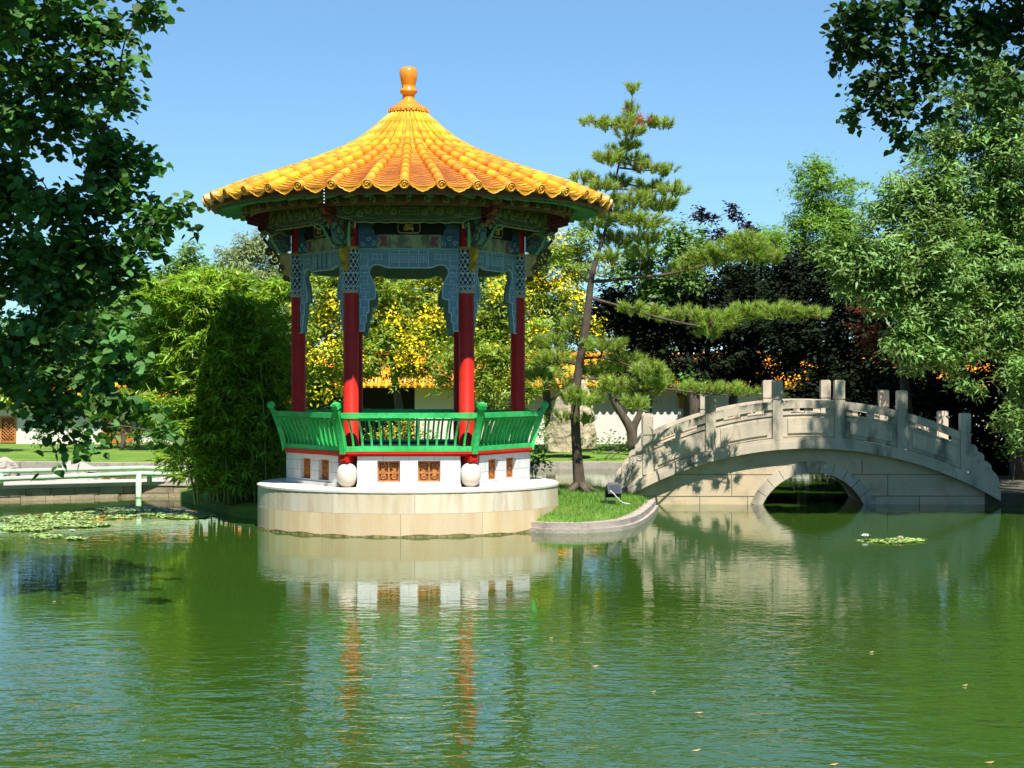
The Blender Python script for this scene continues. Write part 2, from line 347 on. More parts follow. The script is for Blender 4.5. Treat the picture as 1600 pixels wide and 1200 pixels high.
# ================================================================== THE SETTING
def sheet(name, poly, z, m, kind='structure', zf=None):
    mb = MB(); mb.add([(x, y, z) for x, y in poly], [tuple(range(len(poly)))]); o = mb.build(name, m); tag(o, kind=kind); return o
sheet('pond_bed', [(-3000, -200), (3000, -200), (3000, 4000), (-3000, 4000)], -1.3, M['bed'])
def water_material():
    m = bpy.data.materials.new('pond_water'); m.use_nodes = True; n = m.node_tree.nodes; l = m.node_tree.links; b = n['Principled BSDF']
    b.inputs['Roughness'].default_value = .03; b.inputs['IOR'].default_value = 1.33; b.inputs['Specular IOR Level'].default_value = .5
    geo = n.new('ShaderNodeNewGeometry')
    def noise(sc, stretch, rot, det=3, dist=0):
        mp = n.new('ShaderNodeMapping'); mp.inputs['Scale'].default_value = stretch; mp.inputs['Rotation'].default_value = (0, 0, R(rot)); l.new(geo.outputs['Position'], mp.inputs[0])
        t = n.new('ShaderNodeTexNoise'); t.inputs['Scale'].default_value = sc; t.inputs['Detail'].default_value = det; t.inputs['Distortion'].default_value = dist
        t.inputs['Roughness'].default_value = .45
        l.new(mp.outputs[0], t.inputs['Vector']); return t.outputs[0]
    def math_(op, a, b_):
        x = n.new('ShaderNodeMath'); x.operation = op
        for s, v in ((x.inputs[0], a), (x.inputs[1], b_)):
            if isinstance(v, (int, float)): s.default_value = v
            else: l.new(v, s)
        return x.outputs[0]
    cm = n.new('ShaderNodeMix'); cm.data_type = 'RGBA'; cm.inputs[6].default_value = (.022, .070, .008, 1); cm.inputs[7].default_value = (.042, .082, .010, 1)
    l.new(noise(.15, (1, 1, 1), 0), cm.inputs[0]); l.new(cm.outputs[2], b.inputs['Base Color'])
    # wind patches: stronger ripples out in the open pond, calmer in the lee of the island and banks
    patch = n.new('ShaderNodeMapRange'); patch.inputs[1].default_value = .35; patch.inputs[2].default_value = .65; patch.inputs[3].default_value = .45; patch.inputs[4].default_value = 1.0
    l.new(noise(.12, (1, .6, 1), 20, 2), patch.inputs[0])
    sp = n.new('ShaderNodeSeparateXYZ'); l.new(geo.outputs['Position'], sp.inputs[0]); lee = n.new('ShaderNodeMapRange')
    lee.inputs[1].default_value = 12; lee.inputs[2].default_value = 21; lee.inputs[3].default_value = 1.0; lee.inputs[4].default_value = .13; l.new(sp.outputs[1], lee.inputs[0])
    h = math_('ADD', math_('MULTIPLY', noise(1.5, (1, 1.5, 1), 14, 2, .5), 1.1), math_('MULTIPLY', noise(4.6, (1, 1.5, 1), -16, 2, .6), .62))
    h = math_('ADD', h, math_('MULTIPLY', noise(10, (1, 1.3, 1), 12, 2, .3), .18))
    h = math_('MULTIPLY', math_('MULTIPLY', h, patch.outputs[0]), lee.outputs[0])
    bn = n.new('ShaderNodeBump'); bn.inputs['Strength'].default_value = 1; bn.inputs['Distance'].default_value = WAVE
    l.new(h, bn.inputs['Height']); l.new(bn.outputs[0], b.inputs['Normal']); return m
WAVE = .026
sheet('pond_water', [(-60, -30), (60, -30), (60, 60), (-60, 60)], 0, water_material())
# far lawn: one sheet from the far bank to the horizon, rising a little towards the garden wall
def far_land():
    mb = MB(); xs = np.linspace(-60, 60, 61)
    def yb(x): return 52.3 + .5 * math.sin(x * .31) + .3 * math.sin(x * .8 + 1)
    rows = []
    for t, z in ((0, -.6), (.01, .13), (.35, .15), (1.5, .24), (9, .38), (14, .42)):
        rows.append([(x, yb(x) + t, z) for x in xs])
    rows.append([(x * 60, 4000, 1.0) for x in xs])
    vs = [p for r in rows for p in r]; n = len(xs)
    fs = [(i * n + j, i * n + j + 1, (i + 1) * n + j + 1, (i + 1) * n + j) for i in range(len(rows) - 1) for j in range(n - 1)]
    mb.add(vs, fs, smooth=True); tag(mb.build('far_lawn', M['grass']), kind='structure')
    k = MB()
    for j in range(n - 1):
        a = Vector((xs[j], yb(xs[j]) - .14, 0)); b = Vector((xs[j + 1], yb(xs[j + 1]) - .14, 0)); t = (b - a).normalized(); nn = Vector((-t.y, t.x, 0))
        k.prism([(0.01, -.5), ((b - a).length - .01, -.5), ((b - a).length - .01, .19), (.01, .19)], a, t, Vector((0, 0, 1)), nn, .35)
    tag(k.build('far_kerb', M['kerb']), kind='structure')
far_land()
def slab(name, poly, z, m, z0=-1.2):
    mb = MB(); k = len(poly); mb.add([(x, y, z) for x, y in poly] + [(x, y, z0) for x, y in poly], [tuple(range(k))] + [(i, i + k, (i + 1) % k + k, (i + 1) % k) for i in range(k)])
    o = mb.build(name, m); tag(o, kind='structure'); return o
slab('right_bank', [(9.55, 37.45), (10.6, 37.0), (13, 36), (17, 32), (60, 26), (60, 54), (11, 54), (10.2, 48), (9.6, 42)], .24, M['soil'])
slab('left_bank', [(-60, 4), (-9.6, 4), (-9.3, 20), (-10.6, 30), (-13.5, 36), (-60, 37)], .3, M['soil'])
# island: height field clipped to an outline
ISL = [(.35, 30.75), (.75, 30.55), (1.2, 30.6), (1.68, 31.1), (2.03, 32.2), (2.40, 34.2), (2.68, 36.4), (2.5, 38.4), (1.7, 39.2), (.9, 38.2), (-.6, 37.4), (-2.2, 37.2), (-4.2, 38.6), (-6.2, 41.2), (-7.1, 40.6), (-6.9, 38.8),
       (-5.95, 36.4), (-5.45, 35.0), (-4.85, 33.7), (-4.2, 33.0), (-3.2, 33.2), (-1.9, 33.4), (-.6, 32.6), (.2, 31.6)]
def island():
    out = smooth_path([(x, y, 0) for x, y in ISL + [ISL[0]]], 4)[:-1]
    c = Vector((-1.2, 35.6, 0)); mb = MB(); n = len(out); rings = [(1.0, -.9), (1.0, .15), (.93, .24), (.75, .33), (.4, .40), (0.02, .42)]
    vs = []; 
    for q, z in rings: vs += [(c.x + (p.x - c.x) * q, c.y + (p.y - c.y) * q, z) for p in out]
    fs = [(i * n + j, i * n + (j + 1) % n, (i + 1) * n + (j + 1) % n, (i + 1) * n + j) for i in range(len(rings) - 1) for j in range(n)]
    fs.append(tuple((len(rings) - 1) * n + j for j in range(n)))
    mb.add(vs, fs, smooth=True); tag(mb.build('island_lawn', M['grass']), kind='structure'); return out
isl = island()
def kerb():
    pts = smooth_path([(x, y, 0) for x, y in [(.32, 30.68), (.75, 30.45), (1.25, 30.48), (1.78, 31.0), (2.16, 32.1), (2.52, 34.1), (2.80, 36.2)]], 5); mb = MB()
    for i in range(len(pts) - 1):
        a, b = pts[i], pts[i + 1]; t = (b - a).normalized(); nn = Vector((-t.y, t.x, 0)); L = (b - a).length; cut = .006 if i % 7 == 3 else 0
        mb.prism([(cut, -.6), (L, -.6), (L, .17), (cut, .17)], a, t, Vector((0, 0, 1)), nn, .26)
        zz = .07 + .003 * (i % 2); mb.prism([(-.012, -.6), (L + .012, -.6), (L + .012, zz), (-.012, zz)], a - nn * .06, t, Vector((0, 0, 1)), nn, .058)
    tag(mb.build('island_kerb', M['kerb']), kind='structure')
kerb()
def island_z(x, y):
    c = Vector((-1.2, 35.6)); d = Vector((x, y)) - c; a = d.length
    best = 99
    for i in range(len(isl)):
        p, q = isl[i].xy - c, isl[(i + 1) % len(isl)].xy - c; e = q - p; den = d.x * e.y - d.y * e.x
        if abs(den) < 1e-9: continue
        t = (p.x * e.y - p.y * e.x) / den; u = (p.x * d.y - p.y * d.x) / den
        if t > 0 and 0 <= u <= 1: best = min(best, 1 / t)
    if best > 1: return None
    return float(np.interp(best, [0, .4, .75, .93, 1], [.42, .40, .33, .24, .15]))
def grass_tufts():
    pts = []
    while len(pts) < 15000:
        x = random.uniform(.2, 2.8); y = random.uniform(30.5, 38.5); z = island_z(x, y)
        if z is not None: pts.append((x, y, z - .005))
    C = np.array(pts); d = np.random.normal(size=(len(C), 3)) * .5; d[:, 2] = 1
    V, f, r = leaf_arrays(C, .065, 'blade', 0, None, 0, .6, d)
    o = leaf_mesh('grass', [(V, f, r, 0)], [leafmat('grass_blade', (.11, .23, .02), .6, .3)], None); tag(o, 'short bright green grass on the island beside the pavilion', 'grass', kind='stuff')
grass_tufts()

# ================================================================== PAVILION
CX, CY = -1.795, 32.2
PAV = empty('pavilion', (CX, CY, 0), 'red columned pavilion with round orange tiled roof on a curved stone plinth in the pond', 'pavilion')
PROT = R(3.4); PAV.rotation_euler = (0, 0, PROT)
def course(name, r, z0, z1, n, ph, m):
    mb = MB(); st = 2 * PI / n
    for i in range(n): mb.wedge(r - .3, r, z0, z1, ph + i * st + .0011, ph + (i + 1) * st - .0011, 6)
    o = mb.build(name, m, PAV); return o
core = MB(); core.lathe([(0, .68), (2.585, .68), (2.585, -1.2)], n=96, smooth=False); PL = core.build('plinth', M['joint'], PAV)
o = course('stone_course', 2.60, -.9, .372, 12, R(-90 - 33), M['plinth']); o.parent = PL
o = course('stone_course', 2.595, .376, .70, 12, R(-90 - 28), M['plinth_up']); o.parent = PL
cp = MB(); cp.lathe([(0, .755), (2.57, .755), (2.605, .735), (2.605, .703), (2.5, .703)], n=128, smooth=False); cp.build('plinth_cap', M['cap'], PL)
al = MB(); al.lathe([(2.604, -.2), (2.604, .018), (2.602, .020)] , n=96); [al.wedge(2.59, 2.6022 + random.uniform(0, .0015), -.05, .03 + .010 * math.sin(i * .21) + .008 * math.sin(i * .057 + 1) + .006 * random.random(), 2 * PI * i / 720, 2 * PI * (i + 1.0) / 720, 1) for i in range(720)]; al.build('algae_band', M['algae'], PL)

SIN, COS = math.sin, math.cos
APO = math.sqrt(3) / 2
def corner(k, r): a = R(-120 + 60 * k); return Vector((r * COS(a), r * SIN(a), 0))
sides = [k * PI / 3 for k in range(6)]   # side 0 faces the camera (-Y)
def six(src, rots=None):
    for a in (sides[1:] if rots is None else [sides[i] for i in rots]): 
        c = inst(src, src.parent, None, src.rotation_euler.z + a)
        for ch in list(src.children): inst(ch, c)
# hexagonal white base: one wall per side with two window recesses, returned at the corner niches
def base_wall():
    y0 = -2.11 * APO; hw = .845; zb, zt = .755, 1.264; mb = MB(); th = .16
    xs = [-hw, -.515, -.145, .145, .515, hw]; zs = [zb, .845, 1.19, zt]
    for i in range(5):
        for j in range(3):
            if i in (1, 3) and j == 1: continue
            x0, x1, za, zc = xs[i], xs[i + 1], zs[j], zs[j + 1]
            mb.add([(x0, y0, za), (x1, y0, za), (x1, y0, zc), (x0, y0, zc)], [(0, 1, 2, 3)], .5)
    for i in (1, 3):
        x0, x1, za, zc = xs[i], xs[i + 1], zs[1], zs[2]; d = y0 + .10
        mb.add([(x0, y0, za), (x1, y0, za), (x1, y0, zc), (x0, y0, zc), (x0, d, za), (x1, d, za), (x1, d, zc), (x0, d, zc)], [(0, 4, 5, 1), (1, 5, 6, 2), (2, 6, 7, 3), (3, 7, 4, 0)], .5)
    for s in (-1, 1):
        mb.add([(s * hw, y0, zb), (s * hw, y0 + .45, zb), (s * hw, y0 + .45, zt), (s * hw, y0, zt)], [(0, 1, 2, 3)], .5)
    mb.box((0, y0 - .012, .783), (2 * hw + .02, .03, .05), r=.5)
    ob = mb.build('base_wall', M['marble'], PAV)
    for i in (1, 3):
        x0, x1 = xs[i], xs[i + 1]; w = MB(); xc = (x0 + x1) / 2; zc = (zs[1] + zs[2]) / 2; yy = y0 + .08
        w.box((xc, yy + .02, zc), (x1 - x0 - .004, .02, zs[2] - zs[1] - .004), m=1)
        for xx in (x0 + .015, xc, x1 - .015): w.box((xx, yy, zc), (.024, .03, .335))
        for zz in (zs[1] + .015, zc - .03, zs[2] - .015): w.box((xc, yy + .002, zz), (x1 - x0 - .03, .022, .022))
        for sx in (-1, 1):
            cxx = xc + sx * (x1 - x0) / 4
            for q, r_ in ((.075, .055), (-.095, .042), (.0, .03)):
                w.spiral((cxx, yy - .002, zc + q), (1, 0, 0), (0, 0, 1), r_, 1.6, .011, sx, random.random() * 6)
            for a in range(5): w.box((cxx + .03 * COS(a * 1.3), yy, zc - .03 + .035 * SIN(a * 1.3)), (.02, .018, .05), mtx=Matrix.Rotation(a, 3, 'Y'))
        w.build('window_grille', [M['wood'], M['soffit']], ob)
    return ob
six(base_wall())
nw = MB(); nw.lathe([(1.62, .75), (1.62, 1.3)], n=24); nw.build('niche_core', M['marble'], PAV)
def drum():
    mb = MB(); c = corner(0, 2.02); pr = [(.0, .757), (.09, .757)] + [(.172 * math.cos(t) ** .8, .96 + .2 * math.sin(t)) for t in np.linspace(-1.25, 1.25, 12)] + [(.06, 1.158), (0, 1.16)]
    mb.lathe(pr, (c.x, c.y, 0), 28); ob = mb.build('stone_drum', M['drum'], PAV)
    b = MB(); a = R(-120); rm = Matrix.Rotation(a, 3, 'Z')
    b.box(rm @ Vector((1.93, 0, 1.215)), (.40, .15, .098), rz=a); b.box(rm @ Vector((2.1, 0, 1.225)), (.08, .10, .06), rz=a)
    return ob, b.build('beam_end', M['red'], PAV)
q = drum(); six(q[0], [1]); six(q[1], [1])
X_, Z_ = Vector((1, 0, 0)), Vector((0, 0, 1))
for k in (2, 5):
    c = corner(k, 2.11); d0 = (corner(k - 1, 2.11) - c).normalized() * .21; d1 = (corner((k + 1) % 6, 2.11) - c).normalized() * .21; mb = MB(); q = [c + d0, c, c + d1, (c + d1) * .88, (c + d0) * .88]
    mb.prism([(p.x, p.y) for p in q], (0, 0, .756), X_, (0, 1, 0), Z_, .506, r=.5); mb.build('corner_pier', M['marble'], PAV)
# floor slab with a red rim
fl = MB(); ring = [corner(k, 2.16) for k in range(6)]
for z0, z1, r_ in ((1.266, 1.30, 2.13), (1.30, 1.342, 2.18)):
    pts = [corner(k, r_) for k in range(6)]; fl.prism([(p.x, p.y) for p in pts], (0, 0, z0), (1, 0, 0), (0, 1, 0), (0, 0, 1), z1 - z0 - .001)
fl.build('floor_rim', M['red'], PAV)
ft = MB(); pts = [corner(k, 1.98) for k in range(6)]; ft.prism([(p.x, p.y) for p in pts], (0, 0, 1.343), (1, 0, 0), (0, 1, 0), (0, 0, 1), .01); ft.build('floor', M['path'], PAV)
# columns
def column():
    c = corner(0, 1.9); mb = MB(); mb.lathe([(.145, 1.345), (.145, 1.40), (.127, 1.42), (.122, 5.19)], (c.x, c.y, 0), 28); ob = mb.build('column', M['red'], PAV)
    g = MB(); g.lathe([(.131, 4.655), (.137, 4.665), (.137, 4.70), (.131, 4.71)], (c.x, c.y, 0), 24); g.build('gold_ring', M['gold'], ob)
    g = MB(); g.lathe([(.131, 3.94), (.138, 3.95), (.138, 3.99), (.131, 4.0)], (c.x, c.y, 0), 24); g.build('pale_ring', M['pink'], ob)
    g = MB(); g.lathe([(.1285, 4.0), (.1285, 4.655)], (c.x, c.y, 0), 24)
    for d in (-1, 1):
        for s in range(10):
            a0 = 2 * PI * s / 10
            g.tube([(c.x + .131 * COS(a0 + d * t * 3.6), c.y + .131 * SIN(a0 + d * t * 3.6), 4.0 + .655 * t) for t in np.linspace(0, 1, 26)], .0065, 4, m=1, cap=False)
    for s in range(10):
        for h in range(6):
            a0 = 2 * PI * (s + (h % 2) * .5) / 10; z = 4.05 + h * .109
            g.box((c.x + .131 * COS(a0), c.y + .131 * SIN(a0), z), (.02, .03, .03), rz=a0, m=1)
    g.build('fret_sleeve', [M['navy'], M['white']], ob); return ob
six(column())
# balustrade
def rail_side():
    rt, rb = 2.31, 2.11; ob_ = MB()
    def bar(r0, z, w, h, mb, cut=.05):
        a, b = corner(0, r0), corner(1, r0); t = (b - a).normalized(); a = a + t * cut; b = b - t * cut; c = (a + b) / 2; mb.box((c.x, c.y, z), ((b - a).length, w, h), rz=math.atan2(t.y, t.x))
    bar(rt, 1.935, .095, .085, ob_); ob = ob_.build('balustrade', M['green'], PAV)
    m2 = MB(); bar(rt - .03, 1.865, .05, .035, m2); m2.build('under_rail', M['green'], ob)
    m3 = MB(); bar(rb, 1.385, .10, .082, m3, .03); bar(rb - .17, 1.41, .24, .035, m3, .1); m3.build('bench_board', M['green'], ob)
    n = 13
    for i in range(n):
        s = (i + 1) / (n + 1) * 2 - 1; b = MB(); pts = []
        for t in np.linspace(0, 1, 7):
            r_ = rb + (rt - .03 - rb) * (t ** 1.5); z = 1.425 + (1.85 - 1.425) * t; pts.append((s * r_ / 2, -r_ * APO, z))
        for j in range(6):
            p, q = pts[j], pts[j + 1]; hw = .0175
            b.add([(p[0] - hw, p[1] - .03, p[2]), (p[0] + hw, p[1] - .03, p[2]), (p[0] + hw, p[1] + .02, p[2]), (p[0] - hw, p[1] + .02, p[2]),
                   (q[0] - hw, q[1] - .03, q[2]), (q[0] + hw, q[1] - .03, q[2]), (q[0] + hw, q[1] + .02, q[2]), (q[0] - hw, q[1] + .02, q[2])], [(0, 1, 5, 4), (1, 2, 6, 5), (2, 3, 7, 6), (3, 0, 4, 7)], .5)
        b.build('baluster', M['green'], ob)
    return ob
six(rail_side())
def rail_post():
    mb = MB(); a = R(-120); rm = Matrix.Rotation(a, 3, 'Z'); pts = []
    for t in np.linspace(0, 1, 8): pts.append((2.13 + .215 * t ** 1.4, 1.30 + .71 * t))
    for j in range(7):
        p, q = pts[j], pts[j + 1]; h = .046; vs = []
        for r_, z in (p, q):
            for dx, dy in ((-h, -h), (h, -h), (h, h), (-h, h)): vs.append(rm @ Vector((r_ + dx, dy, z)))
        mb.add(vs, [(0, 1, 5, 4), (1, 2, 6, 5), (2, 3, 7, 6), (3, 0, 4, 7)] + ([(4, 5, 6, 7)] if j == 6 else []), .5)
    ob = mb.build('balustrade_post', M['green'], PAV); k = MB(); tilt = Matrix.Rotation(a, 3, 'Z') @ Matrix.Rotation(R(24), 3, 'Y')
    k.box(rm @ Vector((2.352, 0, 2.03)), (.075, .075, .05), mtx=tilt); k.box(rm @ Vector((2.37, 0, 2.08)), (.12, .12, .075), mtx=tilt); k.box(rm @ Vector((2.392, 0, 2.127)), (.09, .09, .02), mtx=tilt)
    k.build('post_head', M['green'], ob); return ob
six(rail_post())
# upper woodwork, one set per side
RC = 1.9; YF = -RC * APO
X_, Z_ = Vector((1, 0, 0)), Vector((0, 0, 1))
def lintel():
    y = YF - .035; hw = .95 - .13
    poly = [(-hw, 3.32), (-hw + .09, 3.32), (-hw + .09, 3.46), (-hw + .12, 3.46), (-hw + .12, 3.62), (-hw + .16, 3.62), (-hw + .16, 3.84), (-hw + .21, 3.84), (-hw + .265, 3.86), (-hw + .27, 4.02), (-hw + .23, 4.14), (-hw + .165, 4.26), (-hw + .175, 4.35), (-hw + .24, 4.405), (-hw + .33, 4.41), (-hw + .43, 4.37), (-hw + .50, 4.36)]
    poly = poly + [(-x, z) for x, z in reversed(poly)] + [(hw, 4.68), (-hw, 4.68)]
    half = [p for p in poly if True]; mb = MB(); mb.prism(half, (0, y, 0), X_, Z_, (0, 1, 0), .07)
    ob = mb.build('fret_lintel', M['slate'], PAV)
    e = MB(); edge = poly[:-2]; edge = [edge[i] for i in range(len(edge))]
    for yy in (y - .004,):
        for i in range(len(edge) - 1):
            a, b = edge[i], edge[i + 1]; e.tube([(a[0], yy, a[1]), (b[0], yy, b[1])], .011, 4, smooth=False)
        e.tube([(-hw, yy, 4.672), (hw, yy, 4.672)], .011, 4); e.tube([(-hw + .5, yy, 4.64), (hw - .5, yy, 4.64)], .006, 4)
        x = -hw + .5
        for i in range(4):
            x0 = -.32 + i * .16; 
            for q in (0, .16): e.box((x0 + q, yy, 4.52), (.014, .012, .28))
            for a in (.03, .06): e.box((x0 + .08, yy, 4.42 + a * 1.2), (.10, .01, .008)); e.box((x0 + .08, yy, 4.62 - a * 1.2), (.10, .01, .008))
            for a in (-.05, 0, .05): e.box((x0 + .08 + a, yy, 4.52), (.008, .01, .17))
            e.box((x0 + .08, yy, 4.52), (.11, .01, .008))
        for s in (-1, 1):
            for i in range(9):
                z = 3.44 + i * .13; w = float(np.interp(z, [3.3, 3.6, 3.9, 4.1], [.05, .09, .15, .19]))
                e.box((s * (hw - w / 2 - .02), yy, z), (w, .01, .009)); e.box((s * (hw - .03 - (i % 2) * w * .6), yy, z + .06), (.009, .01, .11))
                if z > 3.7: e.box((s * (hw - w * .55), yy, z + .05), (w * .4, .01, .009))
            for z in (4.28, 4.38, 4.48, 4.58): e.box((s * (hw - .09), yy, z), (.12, .01, .009)); e.box((s * (hw - .09 - .06 * (1 if z > 4.4 else -1)), yy, z - .045), (.009, .01, .09))
            for z in (4.5, 4.58): e.box((s * (hw - .30), yy, z), (.2, .01, .009))
            for q in (.22, .3, .38): e.box((s * (hw - q), yy, 4.54), (.009, .01, .1))
    e.build('fret_bars', M['paleblue'], ob); return ob
six(lintel())
def beam():
    mb = MB(); y = YF - .045; hw = .83
    mb.box((0, YF, 4.79), (2 * hw, .12, .218)); ob = mb.build('painted_beam', M['cream'], PAV)
    for s in (-1, 1):
        d = MB(); d.box((s * (hw - .15), y - .022, 4.79), (.3, .02, .212), m=0)
        for i in range(3): d.spiral((s * (hw - .07 - i * .09), y - .036, 4.79 + (.04 if i % 2 else -.035)), X_, Z_, .045, 1.3, .007, s, i, m=1)
        d.tube([(s * (hw - .31), y - .03, 4.70), (s * (hw - .37), y - .03, 4.79), (s * (hw - .31), y - .03, 4.88)], .009, 4, m=1)
        d.box((s * (hw - .4), y - .018, 4.79), (.13, .012, .16), m=2)
        d.build('beam_ends', [M['blue'], M['paleblue'], M['flame']], ob)
    t = MB(); t.box((0, YF, 5.08), (2 * hw + .04, .10, .36)); ob2 = t.build('dark_frieze', M['dark'], PAV)
    for s in (-1, 1):
        c = MB(); c.prism([(s * hw, 4.905), (s * (hw - .27), 4.905), (s * (hw - .22), 5.02), (s * (hw - .27), 5.09), (s * (hw - .16), 5.16), (s * (hw - .14), 5.25), (s * hw, 5.25)][::s], (0, YF - .056, 0), X_, Z_, (0, -1, 0), .02, m=0)
        c.tube([(s * (hw - .26), YF - .085, 4.93), (s * (hw - .21), YF - .085, 5.02), (s * (hw - .25), YF - .085, 5.09), (s * (hw - .15), YF - .085, 5.17)], .01, 4, m=1)
        c.spiral((s * (hw - .13), YF - .085, 5.02), X_, Z_, .05, 1.2, .008, s, 0, m=1)
        c.build('corner_scroll', [M['blue'], M['teal']], ob2)
    p = MB(); p.prism([(-.15, 4.93), (.15, 4.93), (.18, 4.96), (.18, 5.10), (.15, 5.14), (-.15, 5.14), (-.18, 5.10), (-.18, 4.96)], (0, YF - .052, 0), X_, Z_, (0, -1, 0), .03, m=0)
    pl = [(-.15, 4.93), (.15, 4.93), (.18, 4.96), (.18, 5.10), (.15, 5.14), (-.15, 5.14), (-.18, 5.10), (-.18, 4.96), (-.15, 4.93)]
    p.tube([(x, YF - .088, z) for x, z in pl], .011, 4, m=1)
    for i in range(7): p.spiral((random.uniform(-.07, .07), YF - .09, 5.035 + random.uniform(-.05, .05)), X_, Z_, .04, 1.2, .012, 1, i, m=2)
    p.box((0, YF - .088, 5.035), (.13, .02, .10), m=2)
    p.build('gilt_plaque', [M['dark'], M['pink'], M['gold']], ob2)
    return ob, ob2
for q in beam(): six(q)
# carved outer frieze with rolled cloud scrolls
def frieze():
    r_ = 2.45; y = -r_ * APO; hw = r_ / 2 - .01; pts = []
    for i in range(61):
        x = -hw + 2 * hw * i / 60; u = abs(x) / hw
        z = 5.075 + .05 * (u > .62) * (1 - math.cos((u - .62) * 8)) - .018 * abs(math.sin(x * 13)); pts.append((x, z))
    poly = pts + [(hw, 5.52), (-hw, 5.52)]; mb = MB(); mb.prism(poly, (0, y, 0), X_, Z_, (0, 1, 0), .05)
    mb.box((0, y + .02, 5.50), (2 * hw, .10, .05)); ob = mb.build('carved_frieze', M['carve'], PAV)
    e = MB(); yy = y - .012; e.tube([(x, yy, z + .006) for x, z in pts], .013, 4); e.tube([(-hw, yy, 5.43), (hw, yy, 5.43)], .014, 4)
    e.tube([(-hw, yy, 5.135 + 0), (-hw * .7, yy, 5.17), (-hw * .4, yy, 5.115), (hw * .4, yy, 5.115), (hw * .7, yy, 5.17), (hw, yy, 5.135)], .009, 4)
    lay = [(.97, 5.29, .105), (.79, 5.20, .055), (.66, 5.27, .075), (.49, 5.25, .07), (.35, 5.32, .055), (.24, 5.24, .06)]
    for s in (-1, 1):
        for x, z, q in lay:
            e.spiral((s * x, yy, z), X_, Z_, q, 2.2, .013, -s, 1.2, m=0); e.spiral((s * x, yy - .004, z), X_, Z_, q * .35, 1, .012, s, 0, m=1)
    e.tube([(-.14, yy, 5.20), (.14, yy, 5.20), (.16, yy, 5.25), (.14, yy, 5.31), (-.14, yy, 5.31), (-.16, yy, 5.25), (-.14, yy, 5.20)], .010, 4)
    for i in range(5): e.spiral((-.1 + i * .05, yy, 5.255), X_, Z_, .03, 1, .008, 1, i)
    for i in range(16): e.box((random.uniform(-hw, hw), yy + .004, random.uniform(5.13, 5.4)), (random.uniform(.03, .08), .014, .03), m=1, mtx=Matrix.Rotation(random.uniform(-1, 1), 3, 'Y'))
    e.build('cloud_scroll', [M['carve_edge'], M['ochre']], ob); return ob
six(frieze())
# corner brackets: gilt scroll, green curls, red flames, hip board
def corner_set():
    a = R(-120); rm = Matrix.Rotation(a, 3, 'Z'); r3 = lambda x, y, z: rm @ Vector((x, y, z)); U = rm @ X_; T = rm @ Vector((0, 1, 0))
    g = MB(); o0 = 2.08
    g.prism([(0, 4.30), (.09, 4.32), (.12, 4.38), (.08, 4.44), (.12, 4.50), (.18, 4.56), (.17, 4.66), (.10, 4.70), (0, 4.70)], r3(o0 - .04, -.04, 0), U, Z_, T, .08)
    g.spiral(r3(o0 + .06, 0, 4.37), U, Z_, .055, 1.3, .024, 1, 0); g.spiral(r3(o0 + .09, 0, 4.62), U, Z_, .07, 1.4, .026, -1, 2)
    g.build('gilt_scroll', M['gold'], PAV) 
    ob = bpy.context.scene.objects[PAV.children[-1].name]
    b = MB()
    b.prism([(0, 4.74), (.22, 4.72), (.36, 4.80), (.40, 4.92), (.34, 5.00), (.45, 5.08), (.55, 5.10), (.55, 5.18), (0, 5.18)], r3(2.03, -.05, 0), U, Z_, T, .10, m=0)
    for s in (-1, 1):
        for i, (x, z, q, mm) in enumerate([(2.14, 4.80, .06, 1), (2.28, 4.86, .07, 3), (2.20, 4.98, .07, 2), (2.36, 4.96, .06, 3), (2.42, 5.10, .07, 2), (2.5, 5.02, .05, 1), (2.28, 5.1, .06, 1)]):
            b.spiral(r3(x, s * .06, z), U, Z_, q, 1.4, .016, s if i % 2 else -s, i, m=mm)
        pth = smooth_path([r3(2.1, s * .07, 4.74), r3(2.2, s * .14, 4.70), r3(2.3, s * .20, 4.85), r3(2.38, s * .26, 5.02), r3(2.5, s * .34, 5.06)], 4)
        b.tube(pth, lerp_list([.02, .035, .03, .02, .008], len(pth)), 6, m=1)
        pth = smooth_path([r3(2.12, s * .10, 5.0), r3(2.2, s * .22, 5.06), r3(2.35, s * .34, 4.98), r3(2.45, s * .42, 5.06)], 4)
        b.tube(pth, lerp_list([.012, .028, .022, .006], len(pth)), 5, m=3)
        for i in range(6):
            z = 4.78 + i * .06; b.tube([r3(2.06, s * .06, z), r3(2.10, s * (.15 + .03 * (i % 2)), z + .05), r3(2.16, s * (.20 + .04 * (i % 3)), z + .03)], [.016, .013, .003], 5, m=(1, 2, 4)[i % 3])
    b.build('carved_bracket', [M['teal'], M['palegreen'], M['flame'], M['carve_edge'], M['blue']], PAV)
    ob2 = PAV.children[-1]
    h = MB()
    h.prism([(0, 5.06), (.10, 5.02), (.2, 5.10), (.2, 5.18), (.33, 5.19), (.40, 5.26), (.40, 5.40), (0, 5.46)], r3(2.40, -.05, 0), U, Z_, T, .10)
    for i in range(3): h.tube([r3(2.46, -.06, 5.14 + i * .07), r3(2.78, -.06, 5.22 + i * .06)], .014, 4); h.tube([r3(2.46, .06, 5.14 + i * .07), r3(2.78, .06, 5.22 + i * .06)], .014, 4)
    h.build('hip_board', M['darkred'], PAV)
    d = MB()
    for i, (x, z, q) in enumerate([(2.30, 4.60, .10), (2.20, 4.42, .07), (2.40, 4.72, .07), (2.12, 4.28, .05)]):
        d.spiral(r3(x, 0, z), U, Z_, q, 1.5, .026, 1 if i % 2 else -1, i)
    d.tube([r3(2.05, 0, 4.2), r3(2.14, 0, 4.45), r3(2.3, 0, 4.72), r3(2.5, 0, 4.95)], [.02, .03, .03, .03], 6)
    d.build('hanging_curl', M['soffit'], PAV)
corner_set()
def kids(n): return [c for c in PAV.children if c.name == n]
